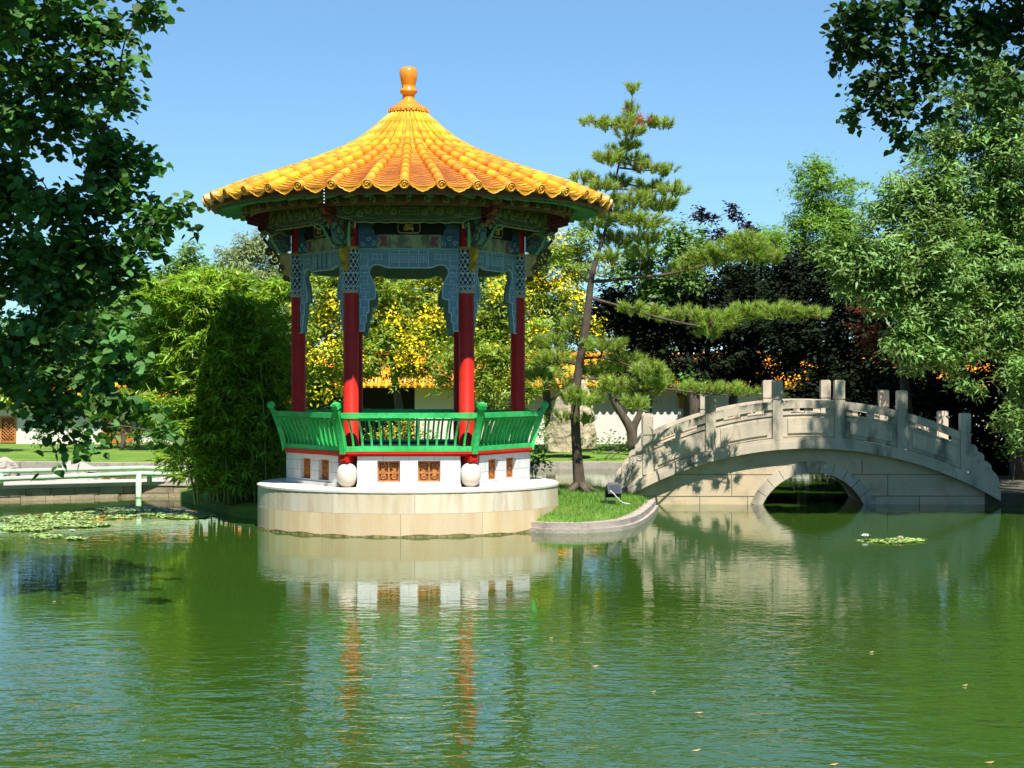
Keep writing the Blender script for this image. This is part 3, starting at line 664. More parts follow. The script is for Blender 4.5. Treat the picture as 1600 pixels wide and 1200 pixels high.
for nm in ('gilt_scroll', 'carved_bracket', 'hip_board'):
    for c in kids(nm): six(c)
for c in kids('hanging_curl'): c.rotation_euler.z = sides[2]; inst(c, PAV, None, sides[5])
# ceiling, soffit, rafters
cl = MB(); pts = [corner(k, 2.4) for k in range(6)]; cl.prism([(p.x, p.y) for p in pts], (0, 0, 5.26), (1, 0, 0), (0, 1, 0), (0, 0, 1), .02); cl.build('ceiling', M['darkred'], PAV)
sf = MB(); sf.lathe([(3.39, 5.52), (3.38, 5.42), (3.25, 5.41), (3.24, 5.46), (2.3, 5.60), (1.0, 5.9)], n=96, smooth=False); SFO = sf.build('soffit', M['soffit'], PAV)
rf = MB(); NR = 60
for i in range(NR):
    a = 2 * PI * i / NR; rm = Matrix.Rotation(a, 3, 'Z')
    p0, p1 = rm @ Vector((2.60, 0, 5.52)), rm @ Vector((3.27, 0, 5.40)); rf.tube([p0, p1], .042, 8, m=0)
    e = rm @ Vector((3.272, 0, 5.3997)); rf.tube([e, e + rm @ Vector((.012, 0, -.002))], .030, 8, m=1)
rf.build('rafters', [M['rafter'], M['teal']], PAV)
bk = MB(); NB = 60
for i in range(NB):
    a = 2 * PI * i / NB; rm = Matrix.Rotation(a, 3, 'Z')
    bk.box(rm @ Vector((2.80, 0, 5.39)), (.10, .13, .10), rz=a, m=i % 2); bk.spiral(rm @ Vector((2.86, 0, 5.38)), rm @ Vector((0, 1, 0)), Z_, .06, 1, .012, 1, i, m=2, k=10)
bk.lathe([(2.74, 5.50), (2.74, 5.44), (2.72, 5.32), (2.70, 5.30)], n=96, m=3)
bk.build('eave_blocks', [M['ochre'], M['soffit'], M['carve_edge'], M['soffit']], PAV)
# tiled roof
RP = [(.33, 7.16), (.45, 7.04), (.6, 6.89), (.87, 6.66), (1.22, 6.45), (1.7, 6.25), (2.1, 6.10), (2.5, 5.965), (2.9, 5.83), (3.17, 5.725), (3.445, 5.60)]
arc = [0.0]
for i in range(1, len(RP)): arc.append(arc[-1] + math.dist(RP[i], RP[i - 1]))
def prof(s): return float(np.interp(s, arc, [p[0] for p in RP])), float(np.interp(s, arc, [p[1] for p in RP]))
NT = 38; LEN = arc[-1]; PH = R(-90 + 2.1) - PROT
rl = MB()
rl.lathe([(p[0], p[1] - .085) for p in RP] + [(3.40, 5.50)], n=152, m=1)
st = 2 * PI / NT
for k in range(NT):
    a = PH + k * st; rm = Matrix.Rotation(a, 3, 'Z'); N = 11
    for j in range(N):
        s0 = LEN * j / N - (.02 if j else 0); s1 = LEN * (j + 1) / N; rr = random.random()
        ring0 = []
        for s, f in ((s0, .90), ((s0 + s1) / 2, .95), (s1, 1.03)):
            r_, z = prof(max(s, 0)); tr_ = min(.079, .37 * r_ * st) * f; ring0.append([rm @ Vector((r_ + tr_ * .25 * math.sin(t), tr_ * math.cos(t), z - .03 + tr_ * 1.02 * math.sin(t))) for t in np.linspace(-.35, PI + .35, 9)])
        vs = [p for q in ring0 for p in q]; rl.add(vs, [(i * 9 + t, (i + 1) * 9 + t, (i + 1) * 9 + t + 1, i * 9 + t + 1) for i in range(2) for t in range(8)] + [tuple(range(18, 27))], rr, 0, True)
    # concave pan tiles in overlapping rows
    a = PH + (k + .5) * st; rm = Matrix.Rotation(a, 3, 'Z'); N2 = 34
    for j in range(N2):
        rr = random.random(); rows = []
        for s, up in ((LEN * j / N2, -.012), (LEN * (j + 1.25) / N2 if j < N2 - 1 else LEN * 1.012, .018)):
            r_, z = prof(min(s, LEN)); hw = r_ * math.tan(st / 2); sc = min(1, hw / .25)
            rows.append([rm @ Vector((r_ + (.03 if s > LEN else 0), hw * u, z - .028 + up * sc - .055 * sc * (1 - u * u))) for u in (-1, -.6, -.2, .2, .6, 1)])
        low = [Vector(p) - Vector((0, 0, .026 if rows[1][0].length > 2 else .008)) for p in rows[1]]
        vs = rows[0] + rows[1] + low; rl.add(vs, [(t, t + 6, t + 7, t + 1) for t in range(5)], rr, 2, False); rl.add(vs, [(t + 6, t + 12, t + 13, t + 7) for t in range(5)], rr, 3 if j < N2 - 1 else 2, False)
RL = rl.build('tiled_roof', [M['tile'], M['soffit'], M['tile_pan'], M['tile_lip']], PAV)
te = MB(); dr = MB()
c = Vector((3.50, 0, 5.553)); Nn = Vector((1, 0, -.25)).normalized(); T = Vector((0, 1, 0)); V2 = Nn.cross(T)
te.tube([c - Nn * .10, c + Nn * .012], .086, 18, smooth=False)
te.tube([c + Nn * .014 + (T * COS(t) + V2 * SIN(t)) * .069 for t in np.linspace(0, 2 * PI, 17)], .012, 5, cap=False)
te.spiral(c + Nn * .016, T, V2, .042, 1.2, .011, 1, 0)
O = Vector((3.452, 0, 5.53)); Nn = Vector((1, 0, -.3)).normalized(); D = Vector((-.25, 0, -1)).normalized()
bot = [(.19, .0), (.15, .035), (.115, .042), (.08, .075), (0, .105), (-.08, .075), (-.115, .042), (-.15, .035), (-.19, .0)]
dr.prism([(x, -.055 + .05 * (1 - (x / .215) ** 2)) for x in np.linspace(-.215, .215, 9)] + bot, O, T, D, Nn, .022)
dr.tube([O + Nn * .026 + T * x + D * (y - .012) for x, y in bot], .009, 4, cap=False)
TE = te.build('round_tile_end', M['tile_end'], RL); DR = dr.build('drip_tile', M['tile_end'], RL)
TE.rotation_euler.z = PH; DR.rotation_euler.z = PH + st / 2
for k in range(1, NT): inst(TE, RL, None, PH + k * st); inst(DR, RL, None, PH + (k + .5) * st)
fn = MB()
fn.lathe([(0, 7.945), (.09, 7.94), (.135, 7.92), (.158, 7.87), (.160, 7.80), (.148, 7.72), (.125, 7.63), (.112, 7.575), (.122, 7.57), (.150, 7.545), (.155, 7.51), (.140, 7.485), (.112, 7.47), (.105, 7.42), (.112, 7.375), (.15, 7.34), (.20, 7.31), (.24, 7.27), (.33, 7.22), (.345, 7.195), (.335, 7.165), (.30, 7.15)], n=40)
FN = fn.build('finial', M['finial'], PAV)
fl2 = MB()
for i in range(24):
    a = 2 * PI * i / 24; fl2.box((.335 * COS(a), .335 * SIN(a), 7.18), (.045, .055, .06), rz=a)
fl2.build('finial_collar', M['tile_end'], FN)
bd = MB()
for i in range(5): bd.lathe([(0, .014), (.010, .009), (.012, 0), (.010, -.009), (0, -.014)], (-1.13, -3.31, 5.47 - i * .05), 8)
bd.build('bead_string', M['white'], PAV).rotation_euler = (0, 0, -PROT)

# ================================================================== BRIDGE
YB = 37.3; SB = F / YB
BR = empty('arch_bridge', P(1270, 794, YB), 'pale stone arched footbridge with square posts and solid parapets right of the pavilion', 'bridge')
def bx(px): return (px - 800) / SB
def bz(py): return EYE + (HY - py) / SB
XA = bx(1266); RAD = 580 / SB; ZA = bz(684)
def zdeck(x): return ZA - (RAD - math.sqrt(max(RAD ** 2 - (x - XA) ** 2, 0)))
WD = 2.9; ROT = .055     # width and slight skew of the far side
def side_strip(mb, x0, x1, za, zb, y0, y1, n=8, dx=0, m=0, r=None):
    """curved bar following the deck: za/zb heights over the deck line, y0..y1 depth"""
    vs = []
    for i in range(n + 1):
        x = x0 + (x1 - x0) * i / n; zd = zdeck(x)
        for y, z in ((y0, za), (y1, za), (y1, zb), (y0, zb)): vs.append((x + dx, y, zd + z))
    fs = [(0, 1, 2, 3), tuple(n * 4 + i for i in (3, 2, 1, 0))]
    for j in range(n):
        for i in range(4): fs.append((j * 4 + i, (j + 1) * 4 + i, (j + 1) * 4 + (i + 1) % 4, j * 4 + (i + 1) % 4))
    mb.add(vs, fs, r, m)
XL, XR = bx(990), bx(1560)
# spandrel and arch barrel
AX = bx(1273); AR = 87 / 77.3; AZ = EYE - (825 - HY) / 77.3
def spandrel():
    mb = MB(); xs = np.linspace(XL + .05, XR - .05, 72); y0 = YB + .19; y1 = YB + WD - .19
    for yy, dx in ((y0, 0), (y1, .16)):
        vs = []; fs = []
        for x in xs:
            top = zdeck(x) - .21; d = abs(x - AX); low = -.6 if d >= AR + .22 else (AZ + math.sqrt((AR + .225) ** 2 - d * d)); low = min(max(low, -.6), top - .01); vs += [(x + dx, yy, low), (x + dx, yy, top)]
        for i in range(len(xs) - 1): fs.append((2 * i, 2 * i + 2, 2 * i + 3, 2 * i + 1))
        mb.add(vs, fs, .5)
    ob = mb.build('spandrel_wall', M['bridge_low'], BR, True)
    j = MB()
    def line(x0, z0, x1, z1): j.tube([(x0, y0 - .001, z0), (x1, y0 - .001, z1)], .008, 4, smooth=False, m=0)
    for z in (bz(776), bz(742)):
        for sgn in (-1, 1):
            x = AX + sgn * (math.sqrt(max((AR + .23) ** 2 - (z - AZ) ** 2, 0))); xe = x
            while zdeck(xe) - .22 > z and XL < xe < XR: xe += sgn * .05
            line(x, z, xe, z)
    for px, a, b in ((1145, 742, 776), (1095, 776, 790), (1170, 776, 790), (1390, 742, 776), (1440, 776, 790), (1370, 776, 790), (1350, 720, 742)): line(bx(px), bz(a), bx(px), bz(b))
    j.build('masonry_joints', M['joint'], ob, True)
    n = 13
    th0 = math.asin(max(-1, min(1, (-AZ - .3) / AR))); 
    for yy0, yy1, dx in ((y0 - .015, y0 + .35, 0), (y1 - .35, y1 + .015, .16)):
        v = MB()
        for i in range(n):
            t0 = th0 + (PI - 2 * th0) * i / n + .004; t1 = th0 + (PI - 2 * th0) * (i + 1) / n - .004; vs = []
            for t in np.linspace(t0, t1, 4):
                for q, y in ((AR, yy0), (AR + .235, yy0), (AR + .235, yy1), (AR, yy1)): vs.append((AX + dx + q * COS(t), y, AZ + q * SIN(t)))
            fs = [(0, 1, 2, 3), (15, 14, 13, 12)]
            for k in range(3):
                for c in range(4): fs.append((k * 4 + c, k * 4 + (c + 1) % 4, (k + 1) * 4 + (c + 1) % 4, (k + 1) * 4 + c))
            v.add(vs, fs)
        v.build('arch_ring', M['bridge'], BR, True)
    b = MB(); vs = []; ts = np.linspace(th0, PI - th0, 24)
    for t in ts:
        for y, dx in ((y0 + .3, 0), (y1 - .3, .16)): vs.append((AX + dx + (AR + .01) * COS(t), y, AZ + (AR + .01) * SIN(t)))
    b.add(vs, [(2 * i, 2 * i + 1, 2 * i + 3, 2 * i + 2) for i in range(23)], .5, smooth=True); b.build('arch_barrel', M['bridge_low'], BR, True)
spandrel()
dk = MB(); side_strip(dk, XL - .25, XR + .25, -.20, -.02, YB + .15, YB + WD - .15, 30); dk.build('deck', M['path'], BR, True)
PX = [1013, 1111, 1216, 1313, 1411, 1510]
def bridge_side(yf, dx, front):
    s = 1 if front else -1
    fa = MB(); y0, y1 = (yf, yf + .30) if front else (yf - .30, yf); side_strip(fa, XL - .12, XR + .05, -.215, -.075, y0, y1, 30, dx, r=.5); side_strip(fa, XL - .12, XR + .05, -.073, .012, y0 + (0.02 if front else 0), y1 - (0 if front else .02), 30, dx, r=.4)
    fa.build('string_course', M['bridge'], BR, True)
    yc = yf + .14 * s
    xs = [bx(p) for p in PX]
    for i in range(5):
        a, b = xs[i] + .105, xs[i + 1] - .105; p = MB()
        side_strip(p, a, b, .035, .47, yc - .05, yc + .05, 8, dx); L = b - a
        side_strip(p, a, b, .47, .50, yc - .07, yc + .07, 8, dx)
        side_strip(p, a + .10, b - .10, .10, .40, yc - .078, yc + .078, 8, dx); side_strip(p, a, b, .013, .036, yc - .03, yc + .03, 8, dx, r=0)
        side_strip(p, a, a + .16, .50, .60, yc - .05, yc + .05, 2, dx); side_strip(p, b - .16, b, .50, .60, yc - .05, yc + .05, 2, dx)
        side_strip(p, (a + b) / 2 - .07, (a + b) / 2 + .07, .50, .60, yc - .05, yc + .05, 2, dx)
        ob = p.build('parapet_panel', M['bridge'], BR, True)
        r_ = MB(); side_strip(r_, a, b, .60, .76, yc - .08, yc + .08, 8, dx); r_.build('coping_rail', M['bridge'], ob, True)
    for x in xs:
        z = zdeck(x); p = MB(); p.box((x + dx, yc, z + .395), (.205, .205, .78)); ob = p.build('bridge_post', M['bridge'], BR, True)
        h = MB(); h.box((x + dx, yc, z + .795), (.175, .175, .03)); h.box((x + dx, yc, z + .99), (.205, .205, .36)); h.box((x + dx, yc, z + 1.176), (.17, .17, .02)); h.build('post_head', M['bridge'], ob, True)
    # carved cloud scrolls at the ends
    for sg, x0 in ((-1, xs[0] - .10), (1, xs[-1] + .10)):
        pl = [(0, 0), (0, .62), (.08, .60), (.14, .54), (.15, .46), (.22, .44), (.28, .38), (.28, .28), (.35, .25), (.42, .18), (.44, .08), (.50, .03), (.56, -.06), (.60, -.20), (.58, -.27)]
        poly = [(x0 + sg * u + dx, zdeck(x0) + v - (.0)) for u, v in pl] ; poly.append((x0 + dx + sg * .3, zdeck(x0 + sg * .3) - .02))
        e = MB(); e.prism(poly[::(1 if sg > 0 else -1)], (0, yc - .06, 0), X_, Z_, (0, 1, 0), .12)
        for u, v, q in ((.08, .40, .07), (.2, .26, .06), (.34, .10, .05)): e.spiral((x0 + sg * u + dx, yc - .063 * (1 if front else -1), zdeck(x0) + v), X_, Z_, q, 1.3, .012, sg)
        e.build('end_scroll', M['bridge'], BR, True)
bridge_side(YB, 0, True); bridge_side(YB + WD, .16, False)

# ================================================================== LEFT CAUSEWAY, RAIL, ROCKS
cw = [(-16, 36.2), (-10.7, 38.6), (-7.95, 40.0), (-6.3, 39.9), (-6.0, 41.5), (-8.0, 41.8), (-11, 40.4), (-16, 38)]
slab('causeway_path', cw, .30, M['path'])
def cwall():
    mb = MB(); pts = [(-16, 36.12), (-10.72, 38.48), (-7.95, 39.9), (-6.2, 39.8)]
    for i in range(3):
        a = Vector((*pts[i], 0)); b = Vector((*pts[i + 1], 0)); t = (b - a).normalized(); nn = Vector((-t.y, t.x, 0)); L = (b - a).length; k = max(2, int(L / .5))
        for row, (z0, z1) in enumerate(((-.3, .085), (.092, .245))):
            for j in range(k):
                s0 = L * j / k + (.1 if row else 0) * (j > 0); s1 = L * (j + 1) / k + (.1 if row else 0) * (j < k - 1)
                mb.prism([(s0 + .006, z0), (s1 - .006, z0), (s1 - .006, z1), (s0 + .006, z1)], a - nn * (.02 + random.uniform(0, .02)), t, Z_, nn, .2)
    o = mb.build('retaining_wall', M['pathwall']); tag(o, 'low brown stone wall of the causeway along the pond at left', 'wall')
    c = MB()
    for i in range(3):
        a = Vector((*pts[i], 0)); b = Vector((*pts[i + 1], 0)); t = (b - a).normalized(); nn = Vector((-t.y, t.x, 0)); L = (b - a).length; k = max(1, int(L / 1.1))
        for j in range(k): c.prism([(L * j / k + .004, .249), (L * (j + 1) / k - .004, .249), (L * (j + 1) / k - .004, .325), (L * j / k + .004, .325)], a - nn * .06, t, Z_, nn, .42)
    c.build('coping', M['path'], o)
cwall()
def rail_fence():
    root = empty('bamboo_railing', (-8, 39.9, 0), 'pale green two bar bamboo style railing along the causeway at left', 'railing')
    A = [P(-60, 738, 38.2), P(222, 731, 39.75), P(352, 735, 40.1)]; B = [P(-60, 751, 38.0), P(222, 740, 39.68), P(356, 744, 40.0)]
    for pts, r_ in ((A, .047), (B, .052)):
        for i in range(2):
            mb = MB(); a, b = pts[i], pts[i + 1]; n = int((b - a).length / .45); path = []; rad = []
            for j in range(n + 1):
                p = a.lerp(b, j / n); d = (b - a).normalized()
                if j: path.append(p - d * .02); rad.append(r_)
                path.append(p); rad.append(r_ * 1.22)
                if j < n: path.append(p + d * .02); rad.append(r_)
            mb.tube(path, rad, 10); mb.build('rail', M['bambooR'], root, True)
    for px, Y in ((-20, 38.4), (2, 38.55), (217, 39.66), (234, 39.85), (348, 40.1)):
        t = P(px, 738, Y); z0 = -.5 if px == 217 else .3; mb = MB()
        mb.tube([(t.x, Y - .03, z0), (t.x, Y - .03, (z0 + t.z) / 2 - .02), (t.x, Y - .03, (z0 + t.z) / 2), (t.x, Y - .03, (z0 + t.z) / 2 + .02), (t.x, Y - .03, t.z - .02)], [.06, .06, .075, .06, .06] if px == 217 else [.055, .055, .065, .055, .055], 10); mb.build('railing_post', M['bambooR'], root, True)
rail_fence()
def rock(px, py, Y, w, h, label, z=None, m='rock', d=None, group=None, cat='rock', seed=0):
    s = Y / F; c = P(px, py, Y); W_, H = w * s / 2, h * s; D = d or W_ * .8; rs = random.Random(seed); bm = MB(); n, k = 14, 9
    ph = [rs.uniform(0, 6) for _ in range(9)]; vs = []
    for i in range(k + 1):
        v = i / k; 
        for j in range(n):
            a = 2 * PI * j / n; q = math.sqrt(max(0, 1 - (v * .98) ** 2.4)) * (1 + .16 * math.sin(2 * a + ph[0]) + .1 * math.sin(3 * a + ph[1] + v * 4) + .07 * math.sin(5 * a + ph[2] + v * 7) + rs.uniform(-.05, .05))
            vs.append((c.x + W_ * q * COS(a) + W_ * .15 * v * SIN(ph[3]), Y + D * q * SIN(a), c.z - .1 + (H + .1) * v * (1 + .08 * SIN(a + ph[4]))))
    fs = [(i * n + j, i * n + (j + 1) % n, (i + 1) * n + (j + 1) % n, (i + 1) * n + j) for i in range(k) for j in range(n)] + [tuple(k * n + j for j in range(n))]
    bm.add(vs, fs, smooth=False); o = bm.build('rock' if cat == 'rock' else 'standing_stone', M[m]); tag(o, label, cat, group); return o
G = 'rocks along the causeway'
rock(4, 742, 41.8, 42, 26, 'rounded grey rock at the left edge behind the green rail', group=G, seed=1)
rock(118, 738, 44.5, 60, 18, 'pointed pale rock standing in the water behind the railing', group=G, seed=2)
rock(118, 760, 40.9, 82, 16, 'long flat pale rock seen under the two green bars', group=G, seed=3)
rock(28, 761, 40.2, 52, 13, 'low pale rock under the railing nearest the left edge', group=G, seed=4)
rock(182, 758, 41.2, 42, 10, 'small flat rock just left of the railing corner post', group=G, seed=5)
rock(262, 756, 41.2, 52, 15, 'wide pale rock just right of the railing corner post', group=G, seed=6)
rock(328, 740, 41.5, 36, 22, 'upright pale rock where the railing meets the bamboo', group=G, seed=7)
rock(322, 757, 40.9, 40, 9, 'low rock under the rail end beside the small sign', group=G, seed=8)
sg = MB(); c = P(350, 758, 39.5); sg.box((c.x, 39.5, c.z), (.20, .02, .17)); sgo = sg.build('sign', M['sign']); tag(sgo, 'small pale plate sign at the end of the causeway wall beside the dark bamboo', 'sign')
st_ = MB(); st_.box((c.x, 39.53, c.z - .15), (.03, .03, .3)); st_.build('stake', M['black'], sgo)

# floodlight on the island
def flood():
    c = P(955, 795, 33.6); z = island_z(c.x, 33.6) or .2
    root = empty('floodlight', (c.x, 33.6, z), 'black box floodlight with a bent cable, on the grass before the bridge foot', 'floodlight')
    h = MB(); mt = Matrix.Rotation(R(14), 3, 'Z') @ Matrix.Rotation(R(-28), 3, 'X')
    h.box((.04, 0, .24), (.26, .17, .19), mtx=mt); h.box((.04, .06, .26), (.22, .12, .24), mtx=mt, taper=.8); ho = h.build('housing', M['black'], root)
    g = MB(); g.box(Vector((.04, 0, .24)) + mt @ Vector((0, -.088, 0)), (.21, .008, .14), mtx=mt); g.build('lens', M['glass'], ho)
    b = MB(); b.box((-.06, -.03, .03), (.26, .2, .055)); b.box((-.11, -.01, .13), (.02, .05, .22)); b.box((.17, .03, .13), (.02, .05, .22)); b.build('bracket', M['black'], root)
    w = MB(); w.tube(smooth_path([(-.03, -.11, .25), (.03, -.13, .20), (.10, -.12, .12), (.2, -.1, .03), (.34, -.05, .0)], 4), .011, 6); w.build('cable', M['sign'], root)
flood()

# ================================================================== GARDEN BUILDINGS
YW = 62.0
def tiled_roof(mb, x0, x1, y, ze, zr, dep):
    """lean tile roof: rows of cover tiles running down to the eave at y"""
    mb.prism([(0, 0), (dep, zr - ze), (dep * 2, 0), (dep * 2, -.06), (dep, zr - ze - .06), (0, -.06)], (x0, y, ze), (0, 1, 0), Z_, (1, 0, 0), x1 - x0, m=0)
    n = int((x1 - x0) / .24)
    for i in range(n):
        x = x0 + (i + .5) * (x1 - x0) / n; mb.tube([(x, y - .04, ze + .02), (x, y + dep * .5, (ze + zr) / 2 + .02), (x, y + dep, zr + .03)], .07, 6, m=0)
        mb.tube([(x, y - .055, ze + .02), (x, y - .03, ze + .02)], .085, 8, m=1)
    mb.tube([(x0, y + dep, zr + .05), (x1, y + dep, zr + .05)], .12, 8, m=0)
def building(name, label, x0, x1, zt, zr, dep, wins, cat='building', gap=None):
    root = empty(name, ((x0 + x1) / 2, YW, .35), label, cat); w = MB()
    segs = [(x0, x1)] if not gap else [(x0, gap[0]), (gap[1], x1)]
    for a, b in segs: w.box(((a + b) / 2, YW + .2, (zt + .2) / 2), (b - a, .4, zt - .2))
    wo = w.build('wall', M['wall'], root, True)
    if gap:
        g = MB(); g.box(((gap[0] + gap[1]) / 2, YW + .9, zt / 2), (gap[1] - gap[0], .1, zt)); g.build('interior_shade_panel', M['dark'], root, True)  # near-black panel stands in for the shade inside the gap
    r_ = MB(); tiled_roof(r_, x0 - .2, x1 + .2, YW - .45, zt, zr, dep); r_.build('roof', [M['tile'], M['tile_end']], root, True)
    for kind, a, b, z0, z1 in wins:
        f = MB(); xc = (a + b) / 2; zc = (z0 + z1) / 2; yy = YW - .02
        for xx in (a, b): f.box((xx, yy, zc), (.06, .07, z1 - z0 + .06))
        for zz in (z0, z1): f.box((xc, yy, zz), (b - a - .06, .07, .06))
        fo = f.build('door' if kind == 'door' else 'window', M['wood'], root, True); g = MB()
        if kind == 'lattice':
            n = 7
            for i in range(-n, n + 1):
                for d in (-1, 1):
                    p = []
                    t = i * (b - a) / 4
                    x_a, x_b = a + t, a + t + (z1 - z0); 
                    xa2, xb2 = max(x_a, a), min(x_b, b)
                    if xb2 > xa2:
                        za, zb = z0 + (xa2 - x_a), z0 + (xb2 - x_a)
                        if d < 0: za, zb = z0 + z1 - za, z0 + z1 - zb
                        g.tube([(xa2, yy, za), (xb2, yy, zb)], .02, 4)
            g.build('lattice', M['wood'], fo, True)
        else:
            nn = max(2, int((b - a) / .22))
            for i in range(1, nn): g.box((a + (b - a) * i / nn, yy, zc), (.035, .04, z1 - z0))
            for q in (.35, .6, .8): g.box((xc, yy - .003, z0 + (z1 - z0) * q), (b - a - .06, .04, .035))
            g.box((xc, yy + .012, z0 + (z1 - z0) * .17), (b - a, .03, (z1 - z0) * .34)); g.build('glazing_bars', M['wood'], fo, True)
        d = MB(); d.box((xc, YW - .012, zc), (b - a, .02, z1 - z0)); d.build('pane', M['dark'] if kind != 'orange' else M['wood'], fo, True)
def wx(px): return (px - 800) / F * (YW)
def wz(py): return EYE + (HY - py) / F * YW
building('gate_house', 'low white building with orange tiles and wooden doors behind the left trees', wx(-90), wx(470), wz(629), wz(606), .8,
         [('lattice', wx(2), wx(24), wz(690), wz(652)), ('door', wx(162), wx(206), wz(691), wz(650)), ('door', wx(272), wx(300), wz(691), wz(650))])
building('gallery', 'long white walled gallery under an orange tiled roof behind the pines', wx(490), wx(1680), wz(603), wz(556), 1.9,
         [('orange', wx(1063), wx(1078), wz(637), wz(610)), ('orange', wx(1106), wx(1114), wz(637), wz(612))], gap=(wx(560), wx(648)))

# ================================================================== PLANTS
L = {}
L['poplar'] = leafmat('poplar_leaf', (.072, .165, .036), .6, .25, .6, .25)
L['topright'] = leafmat('dark_leaf', (.035, .085, .022), .6, .25, .6, .25)
L['silver'] = leafmat('silver_leaf', (.17, .29, .075), .55, .25, .55, .35)
L['bamboo'] = leafmat('bamboo_leaf', (.26, .40, .04), .6, .35, .45)
L['yellowgreen'] = leafmat('rain_tree_leaf', (.22, .31, .03), .5, .3, .5)
L['yellow'] = leafmat('yellow_flower', (.88, .70, .01), .2, .2, .6)
L['pine'] = leafmat('pine_needle', (.30, .40, .075), .5, .3, .5)
L['mid'] = leafmat('mid_green_leaf', (.09, .19, .03), .5, .3, .5)
L['far'] = leafmat('far_leaf', (.13, .23, .05), .4, .3, .6)
L['willow'] = leafmat('willow_leaf', (.26, .31, .15), .35, .3, .6)
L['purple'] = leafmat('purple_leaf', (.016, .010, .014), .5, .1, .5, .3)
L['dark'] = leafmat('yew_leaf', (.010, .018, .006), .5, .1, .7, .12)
L['maple'] = leafmat('red_maple_leaf', (.20, .045, .02), .5, .3, .5)
L['feather'] = leafmat('robinia_leaf', (.17, .31, .03), .45, .35, .5)
L['mum'] = leafmat('yellow_shrub_leaf', (.34, .30, .03), .5, .2, .6)
L['shrub'] = leafmat('shrub_leaf', (.08, .18, .02), .5, .3, .5)
L['cone'] = leafmat('reddish_tuft', (.45, .10, .08), .3, .2, .6)

# 1 big poplar hanging in from the left
make_tree('poplar_tree', 'large dark leafed tree hanging over the left edge of the pond', 'tree',
    [(-10.2, 24, .25), (-10.0, 24, 3), (-9.6, 23.8, 6), (-9.2, 23.5, 9.5), (-8.8, 23, 13)], [.42, .34, .28, .2, .1],
    [(40, 40, 22, 120, 60), (150, 45, 22, 55, 40), (232, 14, 21, 30, 28), (90, 120, 22, 110, 40), (170, 130, 22, 40, 45), (30, 190, 22, 60, 60), (110, 190, 23, 70, 30), (185, 165, 21.5, 26, 18),
     (215, 245, 22, 45, 25), (160, 240, 22, 45, 45), (20, 300, 23, 55, 55), (100, 330, 22, 60, 60), (180, 310, 22, 50, 60), (225, 350, 22, 45, 45), (272, 338, 21, 28, 28), (130, 400, 22, 90, 50), (205, 420, 22, 45, 35),
     (40, 420, 23, 80, 60), (110, 470, 22, 100, 50), (50, 520, 22, 70, 60), (150, 530, 21, 75, 45), (195, 570, 21.5, 30, 35), (100, 590, 22, 75, 45), (160, 610, 21, 45, 32), (20, 590, 24, 40, 40),
     (95, 650, 21.5, 38, 42), (62, 620, 21.5, 28, 34), (158, 670, 20.5, 14, 26), (262, 682, 20, 16, 18), (205, 640, 21, 14, 14), (-60, 100, 23, 90, 90), (-60, 300, 23, 90, 100), (-60, 500, 23, 80, 90),
     (60, -120, 20, 150, 80), (-40, -60, 19, 120, 100), (130, -60, 20.5, 90, 50), (20, -280, 18, 150, 80), (-120, -160, 18, 100, 150), (-90, 120, 18, 60, 90)],
    L['poplar'], .118, 'broad', dens=15, per=26, cs=.19, up=.5, outw=.3, droop=.7, bark='bark', twigs=.25, limb=.05, squash=.8, shell=.6, lai=7)
# 2 dark tree hanging in at the top right
make_tree('overhanging_tree', 'dark leafed tree reaching in at the top right above the silvery tree', 'tree',
    [(13.2, 31.8, .2), (13.0, 31.8, 4), (12.8, 31.6, 8), (12.4, 31.5, 12), (12.2, 31.4, 15)], [.5, .42, .34, .22, .1],
    [(1330, 20, 31.5, 38, 30), (1318, 70, 31.5, 30, 22), (1380, 60, 31.5, 60, 50), (1365, 135, 31.5, 42, 26), (1345, 172, 31.5, 20, 9), (1400, 165, 31.5, 42, 26), (1412, 205, 31.4, 14, 16), (1440, 20, 31.5, 70, 45), (1460, 105, 31.5, 60, 45),
     (1530, 40, 31.5, 60, 50), (1450, 185, 31.5, 32, 18), (1590, 20, 32, 40, 40), (1545, -70, 31, 80, 50), (1600, -90, 31, 100, 70), (1585, -200, 31, 95, 90), (1650, 80, 31.5, 60, 90), (1700, -100, 31.5, 120, 120), (1560, 130, 31, 45, 30),
     (1620, -280, 31, 140, 90), (1760, 120, 31.5, 80, 100), (1780, -260, 31.5, 120, 140), (1850, -50, 31.5, 100, 140)],
    L['topright'], .14, 'broad', dens=10, per=40, cs=.25, up=.5, outw=.3, droop=.4, twigs=.25, limb=.08, squash=.8, shell=.55, lai=6)
